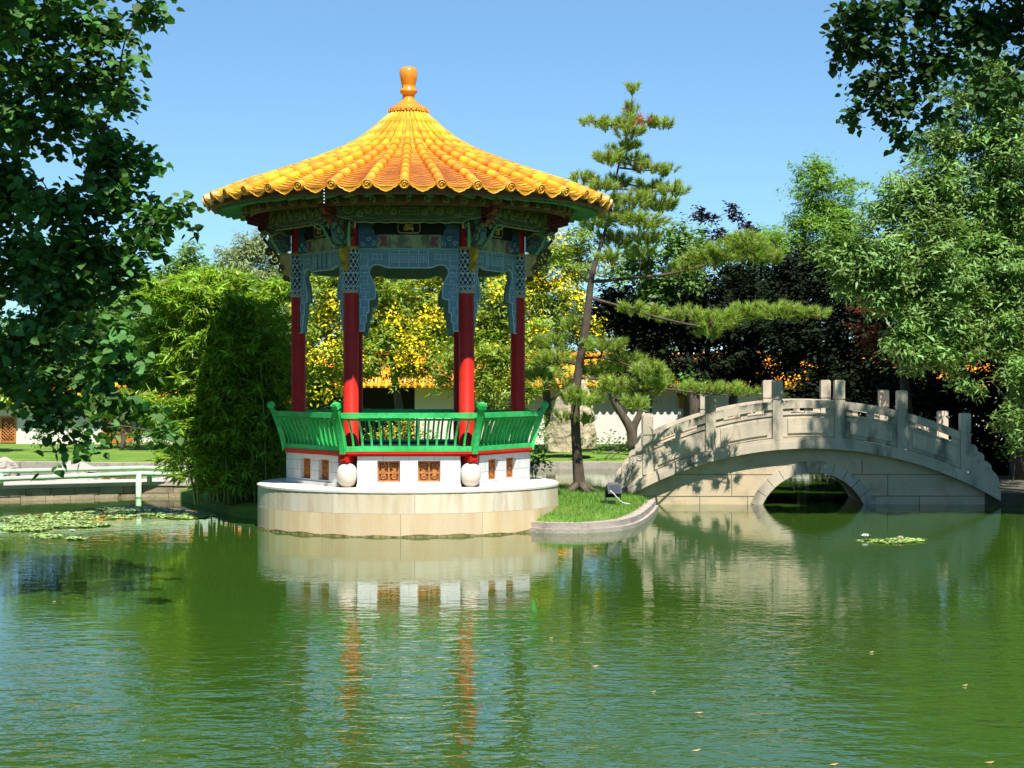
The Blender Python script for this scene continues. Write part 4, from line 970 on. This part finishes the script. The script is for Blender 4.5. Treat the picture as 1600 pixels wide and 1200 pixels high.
# 3 silvery tree on the right bank
make_tree('silvery_tree', 'big silvery green tree with pointed leaves on the right bank behind the bridge', 'tree',
    [(11.8, 42.5, .2), (11.7, 42.5, 3), (11.3, 42.3, 6), (10.9, 42, 9)], [.4, .32, .24, .1],
    [(1540, 110, 41, 55, 30), (1570, 160, 41, 60, 45), (1500, 150, 41, 35, 22), (1490, 220, 41, 60, 45), (1560, 240, 41, 70, 60), (1430, 290, 40.5, 60, 32), (1400, 330, 40.5, 60, 40), (1480, 310, 41, 70, 50), (1570, 330, 41, 60, 70),
     (1340, 400, 40, 50, 40), (1400, 400, 40, 60, 50), (1470, 400, 40, 70, 60), (1550, 420, 41, 70, 70), (1325, 435, 40, 35, 30), (1385, 455, 40, 45, 35), (1450, 480, 40, 60, 45), (1530, 510, 40.5, 70, 45), (1590, 480, 41, 50, 90),
     (1400, 530, 39.6, 32, 28), (1440, 560, 39.6, 40, 30), (1490, 550, 40, 40, 40), (1585, 590, 40, 40, 40), (1650, 300, 42, 90, 160), (1650, 520, 42, 80, 110), (1510, 600, 40, 14, 18), (1590, 660, 39, 22, 26)],
    L['silver'], .17, 'lance', dens=12, per=70, cs=.24, up=.6, outw=.6, droop=.1, twigs=.2, limb=.07, squash=.75, shell=.5, lai=6.5)
# 4 the pine on the island
def pine():
    Y0 = 36.0; pts = [(906, 768, 36), (901, 700, 36), (899, 640, 36), (903, 585, 36), (914, 520, 36), (920, 470, 36), (926, 425, 36), (938, 385, 36), (950, 345, 36), (958, 305, 36), (966, 262, 36), (976, 225, 36), (982, 190, 36), (987, 160, 36), (990, 130, 36)]
    path = [P(*p) for p in pts]; path[0].z = .38; rad = lerp_list([.13, .097, .092, .087, .082, .072, .058, .036, .030, .025, .021, .017, .014, .010, .006], 57)
    root = empty('pine_tree', (path[0].x, 36, .35), 'slender leaning pine on the island between the pavilion and the bridge', 'tree')
    t = MB(); sp = smooth_path(path, 4); t.tube(sp, rad[:len(sp)] if len(rad) >= len(sp) else lerp_list(rad, len(sp)), 10)
    for a in range(5): t.tube([path[0] + Vector((0, 0, .15)), path[0] + Vector((.2 * COS(a * 1.3), .2 * SIN(a * 1.3), .02)), path[0] + Vector((.42 * COS(a * 1.3), .42 * SIN(a * 1.3), -.05))], [.09, .06, .02], 6)
    t.build('trunk', M['bark'], root, True)
    pads = [(990, 140, 10, 8, 36), (985, 170, 14, 8, 36), (930, 189, 20, 7, 35.9), (952, 195, 16, 8, 36.1), (975, 190, 16, 10, 35.8), (1005, 190, 25, 9, 36), (1035, 193, 18, 7, 36.2), (985, 207, 22, 9, 35.7), (975, 228, 26, 9, 36.2), (955, 245, 24, 11, 35.6), (985, 250, 25, 10, 36.4),
            (1015, 262, 26, 9, 35.8), (1040, 266, 16, 7, 36), (912, 280, 26, 8, 36), (940, 290, 24, 9, 35.6), (965, 283, 20, 10, 36.3), (1020, 292, 28, 11, 36.4), (1052, 298, 22, 11, 35.9), (985, 312, 28, 14, 35.6), (1030, 318, 30, 13, 36.2), (960, 335, 30, 12, 36.5), (1000, 345, 40, 14, 35.7), (1010, 372, 26, 10, 36.3),
            (960, 375, 26, 14, 36.4), (930, 350, 24, 12, 35.7), (955, 400, 22, 10, 35.7), (1000, 395, 20, 8, 36.4),
            (1075, 416, 24, 11, 35.9), (1100, 405, 28, 16, 35.7), (1135, 395, 30, 18, 36.1), (1165, 380, 30, 16, 35.7), (1185, 398, 28, 15, 36.3), (1212, 402, 14, 10, 35.8), (1050, 425, 14, 8, 36),
            (990, 482, 22, 9, 35.8), (1018, 488, 22, 8, 36.1), (1045, 496, 20, 9, 35.7), (1075, 490, 18, 12, 36), (1112, 505, 28, 14, 35.6), (1140, 498, 30, 18, 36.2), (1175, 487, 32, 15, 35.8), (1215, 486, 32, 14, 36.1), (1252, 488, 24, 10, 35.9), (1280, 489, 14, 6, 36), (1105, 520, 18, 8, 36.2),
            (945, 540, 32, 12, 35.7), (975, 565, 34, 13, 36.3), (1010, 578, 28, 13, 35.8), (935, 575, 30, 13, 36.4), (960, 602, 34, 12, 35.6), (1000, 608, 30, 12, 36.2), (1025, 600, 20, 10, 35.8), (992, 632, 20, 12, 35.5), (1040, 590, 12, 8, 36), (900, 620, 24, 14, 35.6), (880, 600, 22, 10, 36.4), (925, 625, 18, 8, 35.4),
            (870, 560, 30, 12, 36.3), (845, 585, 28, 10, 35.8), (915, 655, 14, 7, 35.7), (880, 650, 12, 6, 36.2), (1075, 605, 22, 8, 36), (1105, 610, 22, 7, 35.8), (1135, 606, 22, 8, 36.1), (1165, 611, 20, 7, 35.9), (860, 535, 26, 12, 36.6), (895, 505, 18, 10, 36.5)]
    br = MB(); mains = [[(926, 440, 36), (985, 428, 35.9), (1050, 420, 35.9), (1110, 405, 35.9), (1170, 392, 36), (1205, 398, 36)], [(921, 465, 36), (960, 476, 35.9), (1040, 492, 35.9), (1110, 503, 35.9), (1200, 492, 36), (1275, 490, 36)],
             [(902, 600, 36), (875, 615, 36), (845, 638, 35.9), (825, 650, 35.8)], [(903, 590, 36), (950, 595, 35.9), (1000, 604, 35.9), (1030, 600, 35.9), (1100, 608, 36), (1170, 612, 36)], [(908, 560, 36), (950, 560, 36), (1010, 575, 36)], [(905, 570, 36), (870, 565, 36.2), (840, 580, 36)]]
    nodes = [(p, .02) for p in sp]
    for mn in mains:
        q = smooth_path([P(p[0], p[1] + (7 if p[0] > 960 else 0), (36.5 if p[0] > 1040 else p[2])) for p in mn], 4); br.tube(q, lerp_list([.036, .03, .024, .016, .008], len(q)), 6); nodes += [(p, .012) for p in q]
    Cs = []; Ds = []
    for px, py, rx, ry, Y in pads:
        Y += random.uniform(-.3, .3)
        if px > 1035 and py > 350: Y = 36.55 + random.uniform(-.12, .12)
        c = P(px, py, Y); b, _ = min(nodes, key=lambda n: (n[0] - c).length + (0 if n[0].z <= c.z + .15 else .5))
        br.tube([b, b.lerp(c, .5) + Vector((0, 0, -.03)), c], [.022, .016, .008], 5)
        s = Y / F; ry *= 1.3; rx *= 1.05; n = max(7, int(rx * ry * .085))
        for i in range(n):
            a = random.uniform(0, 2 * PI); q = math.sqrt(random.random()); e = c + Vector((COS(a) * q * rx * s, SIN(a) * q * (max(rx * s * .8, .2) if px < 1035 else .17), random.uniform(-1, 1) * ry * s * .8 * (1 - .5 * q)))
            if random.random() < .5: br.tube([c, e], [.008, .004], 3, cap=False)
            Cs.append(e); d = (e - c); d.z = abs(d.z) * .5 + .25; Ds.append(d.normalized())
    br.build('branches', M['bark'], root, True)
    K = 54; C = np.repeat(np.array(Cs), K, 0); D = np.repeat(np.array(Ds), K, 0); n = len(C)
    C = C + D * np.random.uniform(-.09, .05, n)[:, None]; rd = np.random.normal(size=(n, 3)); rd /= np.linalg.norm(rd, axis=1)[:, None]
    V, f, r = leaf_arrays(C, .125, 'needle', 0, None, 0, .3, D * 1.1 + rd * .75)
    r = np.clip(r * .5 + np.repeat(np.random.rand(len(Cs)), K) * .5, 0, 1)
    V = V.copy()
    leaf_mesh('needles', [(V, f, r, 0)], [L['pine']], root)
    # reddish dry tufts near the top
    sel = [P(*p) for p in ((996, 186, 35.7), (1003, 190, 35.7), (990, 193, 35.6), (979, 168, 35.8), (1014, 184, 35.8), (988, 200, 35.6), (1000, 180, 35.8))]
    C = np.repeat(np.array(sel), 40, 0); n = len(C); rd = np.random.normal(size=(n, 3)); V, f, r = leaf_arrays(C + rd * .02, .10, 'blade', 0, None, 0, .3, rd)
    leaf_mesh('dry_tufts', [(V, f, r, 0)], [L['cone']], root)
pine()
TPL['blade'] = (np.array([[0, -.05, 0], [0, .05, 0], [1, 0, .0]]), [[0, 1, 2]])
# 5 bamboo clump beside the pavilion
def bamboo(name, label, bx0, bx1, by0, by1, n):
    root = empty(name, ((bx0 + bx1) / 2, (by0 + by1) / 2, .3), label, 'bamboo'); cn = MB(); C = []; D = []
    rs = random.Random(5)
    for i in range(n):
        u = rs.random(); x = bx0 + (bx1 - bx0) * u; y = rs.uniform(by0, by1); h = rs.choice((rs.uniform(2.2, 3.6), rs.uniform(3.2, 4.3), rs.uniform(4.0, 4.8))) - .5 * abs(u - .4)
        lean = rs.uniform(-1.55, .35) * (1.15 - u * .75); ly = rs.uniform(-.75, .55)
        p = smooth_path([(x, y, .2), (x + lean * .12, y + ly * .1, h * .45), (x + lean * .45, y + ly * .4, h * .8), (x + lean * .8, y + ly * .8, h * .97), (x + lean * 1.15, y + ly * 1.1, h * .93 - .1)], 4)
        cn.tube(p, lerp_list([.018, .014, .010, .006, .003], len(p)), 4)
        for k in range(1, len(p)):
            f = k / len(p)
            for b in range(rs.choice((3, 4, 4))):
                a = rs.uniform(0, 2 * PI); L_ = rs.uniform(.25, .62) * (1.15 - .5 * f) * (1 if k > 2 else .8); d = Vector((COS(a), SIN(a), rs.uniform(.0, .5))).normalized(); st = p[k] + (p[min(k + 1, len(p) - 1)] - p[k]) * rs.random()
                if st.z < .7 and x < -5.7: continue
                e = st + d * L_ + Vector((0, 0, -.12 * L_)); cn.tube([st, (st + e) / 2 + Vector((0, 0, .05)), e], [.005, .004, .002], 3, cap=False)
                for q in range(5):
                    t = .35 + .65 * q / 4; o = st.lerp(e, t); 
                    for w in range(rs.choice((5, 6, 7))):
                        C.append((o.x + rs.gauss(0, .035), o.y + rs.gauss(0, .035), o.z + rs.gauss(0, .03))); v = d + Vector((rs.gauss(0, .55), rs.gauss(0, .55), rs.gauss(-.25, .4))); D.append(tuple(v.normalized()))
    cn.build('canes', M['cane'], root, True)
    V, f, r = leaf_arrays(np.array(C), .185, 'thin', .6, None, .1, .4, np.array(D)); leaf_mesh('foliage', [(V, f, r, 0)], [L['bamboo']], root)
bamboo('bamboo_clump', 'tall bright green bamboo clump left of the pavilion, its right part in the pavilion shade', -6.15, -4.45, 34.3, 36.4, 66)
# 6 yellow flowering trees behind the pavilion
make_tree('flowering_tree', 'yellow flowering tree seen between the pavilion columns', 'tree', [(-3.3, 56, .3), (-3.4, 56, 1.6), (-3.6, 56, 3), (-3.7, 56, 5)], [.16, .13, .1, .05],
    [(620, 470, 56, 60, 40), (560, 460, 56, 50, 45), (500, 520, 56, 45, 45), (510, 450, 56, 40, 30), (680, 460, 56, 45, 40), (600, 530, 55.5, 60, 30), (670, 540, 55.5, 55, 35), (540, 560, 55.5, 45, 25), (630, 580, 55.5, 40, 18), (500, 580, 55.8, 32, 20), (570, 420, 56, 80, 20), (580, 570, 55.4, 40, 20), (680, 578, 55.4, 30, 16), (600, 555, 55.5, 50, 18)],
    L['yellowgreen'], .19, 'lance', dens=7, per=90, cs=.30, flowers=(L['yellow'], .34, .12), group='yellow flowering trees', limb=.05, up=.7)
make_tree('flowering_tree', 'yellow flowering tree right of the pavilion behind the leaning pine', 'tree', [(1.2, 57, .3), (1.1, 57, 1.6), (1.0, 57, 3), (.9, 57, 5)], [.16, .13, .1, .05],
    [(860, 400, 57, 50, 30), (900, 420, 57, 35, 45), (840, 450, 57, 40, 40), (880, 480, 56.5, 50, 40), (790, 470, 57, 50, 45), (760, 520, 56.5, 50, 40), (830, 530, 56.5, 55, 35), (780, 575, 56, 50, 30), (860, 570, 56, 40, 22), (910, 370, 57, 20, 16), (905, 520, 57, 25, 40)],
    L['yellowgreen'], .19, 'lance', dens=7, per=90, cs=.30, flowers=(L['yellow'], .26, .12), group='yellow flowering trees', limb=.05, up=.7)
make_tree('small_tree', 'spreading small green tree with thin pale branches behind the right columns', 'tree', [(-.9, 50.5, .2), (-.7, 50.5, 1.2), (-.6, 50.5, 2.2)], [.09, .07, .04],
    [(760, 600, 50, 50, 22), (720, 560, 50, 45, 25), (820, 610, 50, 30, 22), (780, 560, 50, 50, 22), (690, 595, 50, 25, 14), (800, 650, 50, 40, 20), (760, 640, 50, 30, 16), (840, 570, 50.5, 30, 25)],
    L['yellowgreen'], .14, 'lance', dens=9, per=42, cs=.2, up=.8, bark='barkpale', limb=.04)
# 7 far trees behind the wall, left part
def T(name, label, x, y, spec, lm, size, h=4, **k):
    g_ = .45 if name in ('garden_tree', 'small_bush_tree') else .8
    kw = dict(dens=1.6, per=60, cs=.5, tpl='oval', limb=.07, twigs=.1, up=.7); kw.update(k)
    return make_tree(name, label, k.pop('cat', 'tree') if 'cat' in k else 'tree', [(x, y, .4), (x + .1, y, h * .4), (x, y, h * .75), (x + .1, y, h)], [.22 * g_, .18 * g_, .13 * g_, .06 * g_], spec, lm, size, **{a: b for a, b in kw.items() if a != 'cat'})
GB = 'background trees beyond the garden wall'
T('background_tree', 'round topped green tree against the sky left of the pavilion roof', wx(290) * 1.3, 82, [(292, 410, 82, 34, 24), (285, 440, 82, 55, 25), (325, 440, 82, 25, 28), (245, 450, 82, 40, 25), (300, 480, 82, 70, 35), (292, 395, 82, 16, 12)], L['far'], .24, 7, group=GB, cs=.4)
T('willow_tree', 'pale grey green willow beside the left eave of the pavilion', wx(400) * 1.4, 88, [(390, 395, 88, 40, 22), (370, 420, 88, 28, 30), (420, 400, 88, 35, 22), (410, 440, 88, 45, 35), (370, 465, 88, 30, 35), (440, 440, 88, 35, 40), (395, 375, 88, 22, 12)], L['willow'], .26, 8, tpl='lance', per=90, droop=1.2, cs=.45, group=GB, bark='barkpale')
T('background_tree', 'pale green tree seen through gaps in the big left tree', wx(120) * 1.25, 78, [(60, 420, 78, 70, 60), (130, 440, 78, 60, 60), (160, 480, 78, 60, 60), (80, 520, 78, 80, 50), (190, 540, 78, 60, 40), (30, 540, 78, 50, 50), (120, 400, 78, 30, 22)], L['far'], .26, 6, group=GB)
T('garden_tree', 'broad mid green tree in front of the low gate house behind the bamboo', wx(250), 58, [(230, 520, 58, 60, 60), (300, 560, 58, 60, 40), (220, 580, 58, 50, 30), (160, 560, 58, 50, 40), (380, 540, 58, 60, 50), (440, 560, 58, 50, 40), (460, 500, 58, 40, 50), (400, 480, 58, 50, 40)], L['mid'], .18, 3.4, dens=3, cs=.35)
T('garden_tree', 'dark green tree behind the left columns under the flowering tree', wx(510), 57.5, [(500, 600, 57, 30, 25), (530, 630, 57, 35, 35), (490, 640, 57, 30, 35), (470, 580, 57, 30, 40), (520, 590, 57.5, 30, 18)], L['mid'], .14, 2, dens=6, cs=.25, per=50)
T('small_bush_tree', 'small sapling in front of the white wall left of the bamboo', wx(228), 58, [(222, 655, 58, 22, 20), (232, 640, 58, 16, 14), (215, 680, 58, 12, 10)], L['shrub'], .11, 1.6, dens=7, cs=.18, per=34)
T('small_bush_tree', 'small green tree at the far left edge before the lattice window', wx(10), 57, [(8, 600, 57, 28, 20), (5, 625, 57, 22, 18), (-10, 570, 57, 40, 30)], L['yellowgreen'], .14, 1.8, dens=6, cs=.22, per=40)
T('background_tree', 'green treetop behind the yellow flowers above the gallery roof', wx(600) * 1.2, 76, [(480, 430, 76, 50, 40), (560, 430, 76, 60, 40), (650, 430, 76, 60, 40), (740, 440, 76, 60, 50), (820, 440, 76, 50, 50), (600, 500, 76, 90, 50), (740, 520, 76, 80, 50), (480, 510, 76, 60, 50)], L['far'], .26, 6, group=GB)
# right part
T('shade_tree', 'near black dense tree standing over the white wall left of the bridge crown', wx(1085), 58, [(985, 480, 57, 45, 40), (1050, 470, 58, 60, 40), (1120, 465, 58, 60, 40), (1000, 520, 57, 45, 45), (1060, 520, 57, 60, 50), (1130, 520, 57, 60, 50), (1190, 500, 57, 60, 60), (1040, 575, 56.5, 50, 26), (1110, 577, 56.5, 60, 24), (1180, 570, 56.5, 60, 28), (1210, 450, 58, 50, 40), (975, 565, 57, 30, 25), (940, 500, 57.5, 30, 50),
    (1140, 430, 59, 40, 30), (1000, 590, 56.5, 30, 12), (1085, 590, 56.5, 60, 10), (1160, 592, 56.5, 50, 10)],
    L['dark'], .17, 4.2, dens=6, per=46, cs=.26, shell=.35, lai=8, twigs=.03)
T('purple_tree', 'small purple leafed treetop showing against the sky above the dark trees', wx(1130), 60, [(1115, 342, 60, 16, 10), (1150, 330, 60, 12, 6), (1168, 350, 60, 10, 10), (1092, 338, 60, 5, 5), (1130, 372, 60, 24, 14), (1105, 385, 60, 30, 18)], L['purple'], .17, 5.4, cs=.22, lai=3.5, twigs=.2)
T('background_tree', 'bright green bushy tree between the pine and the purple treetop', wx(1050), 57, [(1050, 372, 56, 40, 16), (1030, 400, 56, 60, 26), (1085, 392, 56, 40, 20), (990, 420, 56, 40, 30), (1060, 432, 56, 50, 24), (1010, 455, 56, 40, 22)], L['far'], .2, 7, dens=2.4, cs=.35, group=GB)
T('robinia_tree', 'feathery bright green tree rising against the sky left of the silvery tree', wx(1285), 66, [(1280, 265, 66, 24, 16), (1290, 290, 66, 45, 20), (1265, 315, 66, 32, 16), (1300, 325, 66, 42, 22), (1245, 345, 66, 24, 14), (1285, 355, 66, 55, 22), (1320, 350, 66, 30, 30), (1230, 380, 66, 40, 20), (1280, 400, 66, 55, 25), (1250, 272, 66, 16, 8), (1325, 285, 66, 16, 8), (1272, 250, 66, 8, 8), (1330, 400, 65, 30, 40), (1200, 375, 65, 30, 18), (1180, 400, 65, 30, 20)], L['feather'], .17, 9, dens=5, per=50, cs=.3, tpl='lance')
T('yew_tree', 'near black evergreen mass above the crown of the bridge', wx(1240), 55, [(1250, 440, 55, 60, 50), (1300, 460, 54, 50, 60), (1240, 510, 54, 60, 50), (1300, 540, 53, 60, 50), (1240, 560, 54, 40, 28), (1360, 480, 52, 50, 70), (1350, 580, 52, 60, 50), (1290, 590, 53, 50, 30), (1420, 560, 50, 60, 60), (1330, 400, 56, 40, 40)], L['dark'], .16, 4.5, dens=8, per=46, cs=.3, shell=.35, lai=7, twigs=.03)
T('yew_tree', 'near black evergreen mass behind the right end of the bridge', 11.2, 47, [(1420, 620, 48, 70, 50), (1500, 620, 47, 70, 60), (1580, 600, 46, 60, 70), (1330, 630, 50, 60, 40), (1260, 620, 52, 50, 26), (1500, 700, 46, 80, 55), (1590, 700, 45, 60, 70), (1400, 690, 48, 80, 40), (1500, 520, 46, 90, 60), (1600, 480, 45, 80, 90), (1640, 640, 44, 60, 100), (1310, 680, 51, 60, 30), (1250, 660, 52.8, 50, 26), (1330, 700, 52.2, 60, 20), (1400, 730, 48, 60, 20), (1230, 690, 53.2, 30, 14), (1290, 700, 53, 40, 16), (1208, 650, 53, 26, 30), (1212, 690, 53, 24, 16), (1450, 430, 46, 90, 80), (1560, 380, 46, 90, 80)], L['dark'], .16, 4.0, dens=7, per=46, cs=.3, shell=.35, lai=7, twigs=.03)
T('red_maple', 'small red leafed maple half hidden under the silvery tree', 9.4, 44.5, [(1370, 470, 44.5, 30, 10), (1360, 485, 44.3, 38, 9), (1385, 455, 44.5, 28, 8), (1365, 535, 44, 26, 9), (1385, 548, 44, 26, 8), (1395, 560, 44, 20, 7), (1430, 510, 44.3, 30, 9), (1352, 510, 44.5, 22, 7), (1450, 490, 44.3, 24, 8)], L['maple'], .12, 3.6, dens=12, per=24, cs=.14, up=1.2, limb=.03)
# bare trunked trees in front of the white wall
T('forked_tree', 'small tree with a dark V shaped trunk in front of the shaded white wall', wx(990), 57, [(970, 590, 57, 40, 20), (1010, 600, 57, 30, 16), (940, 580, 57, 30, 20), (1000, 570, 57, 40, 20)], L['mid'], .13, .9, dens=6, per=40, cs=.25)
def fork(px, Y, limbs_, label):
    b = P(px, 690, Y); b.z = .3; root = empty('bare_trunk_tree', b, label, 'tree'); m = MB()
    for pl, r_ in limbs_:
        q = smooth_path([P(x, y, Y) for x, y in pl], 4); m.tube(q, lerp_list(r_, len(q)), 8)
    m.build('trunk', M['bark'], root, True); bl = []
    for pl, r_ in limbs_: bl.append((*pl[-1], Y, 26, 12))
    cc, oo, ow = cluster_centres(blobs_of(bl), 6, .2); C = np.repeat(cc, 30, 0) + np.random.normal(size=(len(cc) * 30, 3)) * .2
    V, f, r = leaf_arrays(C, .13, 'oval', .6); leaf_mesh('crown', [(V, f, r, 0)], [L['mid']], root)
fork(987, 55.5, [([(988, 700), (986, 672), (970, 645), (955, 618), (950, 596)], [.17, .15, .11, .09, .06]), ([(988, 690), (990, 668), (1000, 645), (1004, 615), (1008, 596)], [.16, .12, .09, .07, .05]), ([(972, 648), (965, 628), (962, 612), (968, 596)], [.07, .05, .04, .03])], 'V forked dark trunk on the lawn left of the bridge')
fork(1085, 54, [([(1086, 700), (1085, 660), (1084, 630), (1075, 600)], [.17, .16, .15, .10]), ([(1088, 650), (1092, 625), (1096, 598)], [.08, .08, .06])], 'thick dark trunk rising behind the left half of the bridge parapet')
# rock and shrubs on the far lawn
def stone():
    root = rock(892, 700, 54.6, 66, 108, 'tall tan rough standing stone on the lawn behind the pine trunk', m='tanrock', d=.5, cat='standing stone', seed=21)
stone()
rock(915, 695, 54.2, 34, 62, 'shorter tan boulder leaning against the tall standing stone', m='tanrock', d=.4, cat='boulder', seed=22)
def bush(label, spec, lm, size=.10, dens=12, per=34, cs=.13, tpl='oval', name='shrub', group=None):
    bl = blobs_of(spec); c0 = bl[0][0]; root = empty(name, (c0[0], c0[1], .3), label, 'shrub', group)
    cc, oo, ow = cluster_centres(bl, dens, cs, .5); n = len(cc) * per; C = np.repeat(cc, per, 0) + np.random.normal(size=(n, 3)) * cs
    V, f, r = leaf_arrays(C, size, tpl, .6, np.repeat(oo, per, 0) * .6); leaf_mesh('foliage', [(V, f, r, 0)], [lm], root)
    st = MB()
    for j in range(0, len(cc), 4): st.tube([(c0[0] + random.uniform(-.1, .1), c0[1], .25), Vector(cc[j])], [.015, .006], 4, cap=False)
    st.build('stems', M['bark'], root, True)
bush('low bright green shrubs along the foot of the wall beside the bridge', [(950, 692, 53.6, 26, 8), (925, 694, 53.6, 22, 8), (975, 692, 53.8, 14, 7), (905, 690, 53.6, 16, 8)], L['shrub'])
bush('leafy green shrub at the right edge of the pavilion balustrade', [(845, 675, 52.8, 14, 22), (838, 700, 52.7, 16, 12), (855, 655, 52.8, 12, 14)], L['shrub'])
bush('yellow green clipped shrub seen through the pavilion balusters', [(600, 680, 54, 30, 20), (640, 675, 54, 35, 24), (670, 685, 54, 25, 16), (570, 690, 54, 20, 12), (625, 665, 54, 20, 14), (600, 700, 54, 40, 10), (650, 700, 54, 30, 10)], L['mum'], dens=14)
bush('dark hedge on the far bank seen through the bridge arch', [(1195 + 24 * i, 672 + 14 * (i % 2), 53.3 - .1 * i, 24, 26) for i in range(11)], L['dark'], .14, 26, 60, .16, name='hedge')
bush('dark shrub under the left tree in front of the gate house', [(88, 670, 57, 22, 20), (62, 680, 57, 12, 12), (110, 680, 57, 14, 12), (95, 650, 57, 18, 14)], L['mid'], .13)
bush('round shrub left of the wooden double doors', [(128, 680, 57, 10, 10), (136, 684, 57, 7, 7)], L['shrub'])
bush('drooping leafy shoot behind the stone plinth at its right edge', [(838, 712, 34.6, 10, 8), (850, 718, 34.6, 6, 6), (832, 722, 34.6, 5, 5)], L['shrub'], .09, 26, 22, .07)
bush('low green bush on the right bank beside the bridge end', [(1588, 690, 41.5, 18, 10), (1580, 700, 41.5, 10, 6)], L['shrub'], .12)
# distant wood closing the horizon
def wood():
    bl = []
    for i in range(46):
        x = -62 + i * 2.8; h = random.uniform(3.5, 6.5); bl.append((np.array([x, 105 + random.uniform(-6, 6), h * .55]), np.array([3.2, 2.5, h * .6])))
    cc, oo, ow = cluster_centres(bl, .9, .6, .5); per = 46; C = np.repeat(cc, per, 0) + np.random.normal(size=(len(cc) * per, 3)) * .6
    V, f, r = leaf_arrays(C, .45, 'oval', .6); o = leaf_mesh('distant_wood', [(V, f, r, 0)], [L['mid']], None); tag(o, 'distant green wood closing the view behind the garden', 'wood', kind='stuff')
wood()
def sky_block_wood():  # unseen trees, added to block low sky and deepen the shade
    bl = [(np.array([random.uniform(15, 22), random.uniform(16, 36), random.uniform(3, 12)]), np.array([2.6, 2.6, 2.4])) for _ in range(26)] + [(np.array([random.uniform(-20, -14), random.uniform(14, 40), random.uniform(3, 12)]), np.array([2.6, 2.6, 2.4])) for _ in range(22)]
    for i in range(44):
        a = R(-90 + random.uniform(-118, 118)); q = random.uniform(24, 30); z = random.uniform(2, 10); bl.append((np.array([q * COS(a) * 1.15, q * SIN(a) * .75 + 8 - 4, z]), np.array([3.4, 3.0, 3.0])))
    bl = [b for b in bl if not (abs(b[0][0]) < .30 * b[0][1] + 4.4 and b[0][1] > 0)]
    cc, oo, ow = cluster_centres(bl, .9, .6, .5); per = 40; C = np.repeat(cc, per, 0) + np.random.normal(size=(len(cc) * per, 3)) * .6
    V, f, r = leaf_arrays(C, .5, 'oval', .6); o = leaf_mesh('sky_block_wood', [(V, f, r, 0)], [L['mid']], None); tag(o, 'unseen green trees added behind and beside the viewer to cut sky light', 'wood', kind='stuff')
sky_block_wood()
# ================================================================== ON THE WATER
def pads(spec, name, label, n):
    C = []; 
    for k in range(n):
        px, py, rx, ry = random.choice(spec); a = random.uniform(0, 2 * PI); q = math.sqrt(random.random()); x, y = px + COS(a) * q * rx, py + SIN(a) * q * ry
        Y = EYE * F / (y - HY); C.append(((x - 800) / F * Y, Y))
    mb = MB()
    for x, y in C:
        r_ = random.uniform(.04, .085); a0 = random.uniform(0, 6); z = random.uniform(.005, .014); vs = [(x, y, z)] + [(x + r_ * COS(a0 + t), y + r_ * SIN(a0 + t), z + random.uniform(-.004, .02)) for t in np.linspace(.25, 2 * PI - .25, 10)]
        mb.add(vs, [(0, i, i + 1) for i in range(1, 10)])
    o = mb.build(name, leafmat('lily_pad', (.30, .40, .12), .6, .1, .35)); return o
PADS = [(60, 812, 60, 7), (150, 806, 80, 6), (240, 800, 60, 5), (290, 806, 45, 5), (40, 825, 40, 6), (110, 820, 60, 5), (200, 796, 50, 4)]
tag(pads(PADS, 'lily_pads', '', 1500), 'floating lily pads covering the water below the left causeway', 'lily pads', kind='stuff')
tag(pads([(75, 838, 26, 4), (120, 842, 16, 2)], 'lily_pads', '', 70), 'small loose patch of lily pads nearer the camera at left', 'lily pads', kind='stuff')
tag(pads([(1385, 846, 46, 3.2), (1420, 845, 24, 3)], 'lily_pads', '', 90), 'flat patch of lily pads before the bridge at right', 'lily pads', kind='stuff')
def lily(px, py, s, label, col='white'):
    Y = EYE * F / (py - HY); c = ((px - 800) / F * Y, Y); mb = MB()
    for ring, (n, tilt, q) in enumerate(((9, .5, 1), (8, .9, .85), (6, 1.25, .65))):
        for i in range(n):
            a = 2 * PI * i / n + ring * .3; d = Vector((COS(a), SIN(a), 0)); u = d * COS(tilt) + Z_ * SIN(tilt); t = Vector((-d.y, d.x, 0))
            b = Vector((c[0], c[1], .03)); mb.add([b, b + u * s * q * .5 + t * s * .18, b + u * s * q, b + u * s * q * .5 - t * s * .18], [(0, 1, 2, 3)])
    o = mb.build('water_lily', M[col]); tag(o, label, 'water lily'); return o
M['lilyw'] = mat('lily_white', (.8, .8, .78), rough=.5); M['lilyp'] = mat('lily_pink', (.75, .5, .42), rough=.5)
lily(1352, 843, .10, 'larger white water lily on the right lily pad patch', 'lilyw'); lily(1407, 845, .075, 'smaller pinkish water lily on the right lily pad patch', 'lilyp'); lily(113, 834, .07, 'tiny white water lily on the loose left patch', 'lilyw')
fl_pts = [(930, 1042, 'yellow'), (1021, 1082, 'white'), (1092, 1115, 'yellow'), (1088, 1174, 'yellow'), (1362, 1020, 'white'), (1508, 1072, 'white'), (1303, 1196, 'yellow'), (861, 998, 'white'), (85, 941, 'white'), (1546, 1193, 'yellow')]
M['fallen'] = mat('fallen_leaf', (.40, .30, .12), (.26, .18, .07), 40, rough=.6)
for i, (px, py, k) in enumerate(fl_pts):
    Y = EYE * F / (py - HY); x = (px - 800) / F * Y; s = .036 if k == 'yellow' else .024; a = random.uniform(-.5, .5); mb = MB()
    mb.add([(x - s * COS(a), Y - s * SIN(a), .008), (x + s * .2, Y - s * .4, .004), (x + s * COS(a), Y + s * SIN(a), .016), (x - s * .1, Y + s * .4, .01)], [(0, 1, 2, 3)])
    o = mb.build('floating_leaf', M['fallen']); tag(o, 'small yellowed leaf floating on the open water' if k == 'yellow' else 'tiny pale petal floating on the open water', 'leaf' if k == 'yellow' else 'petal', 'leaves floating on the pond' if k == 'yellow' else 'petals floating on the pond')
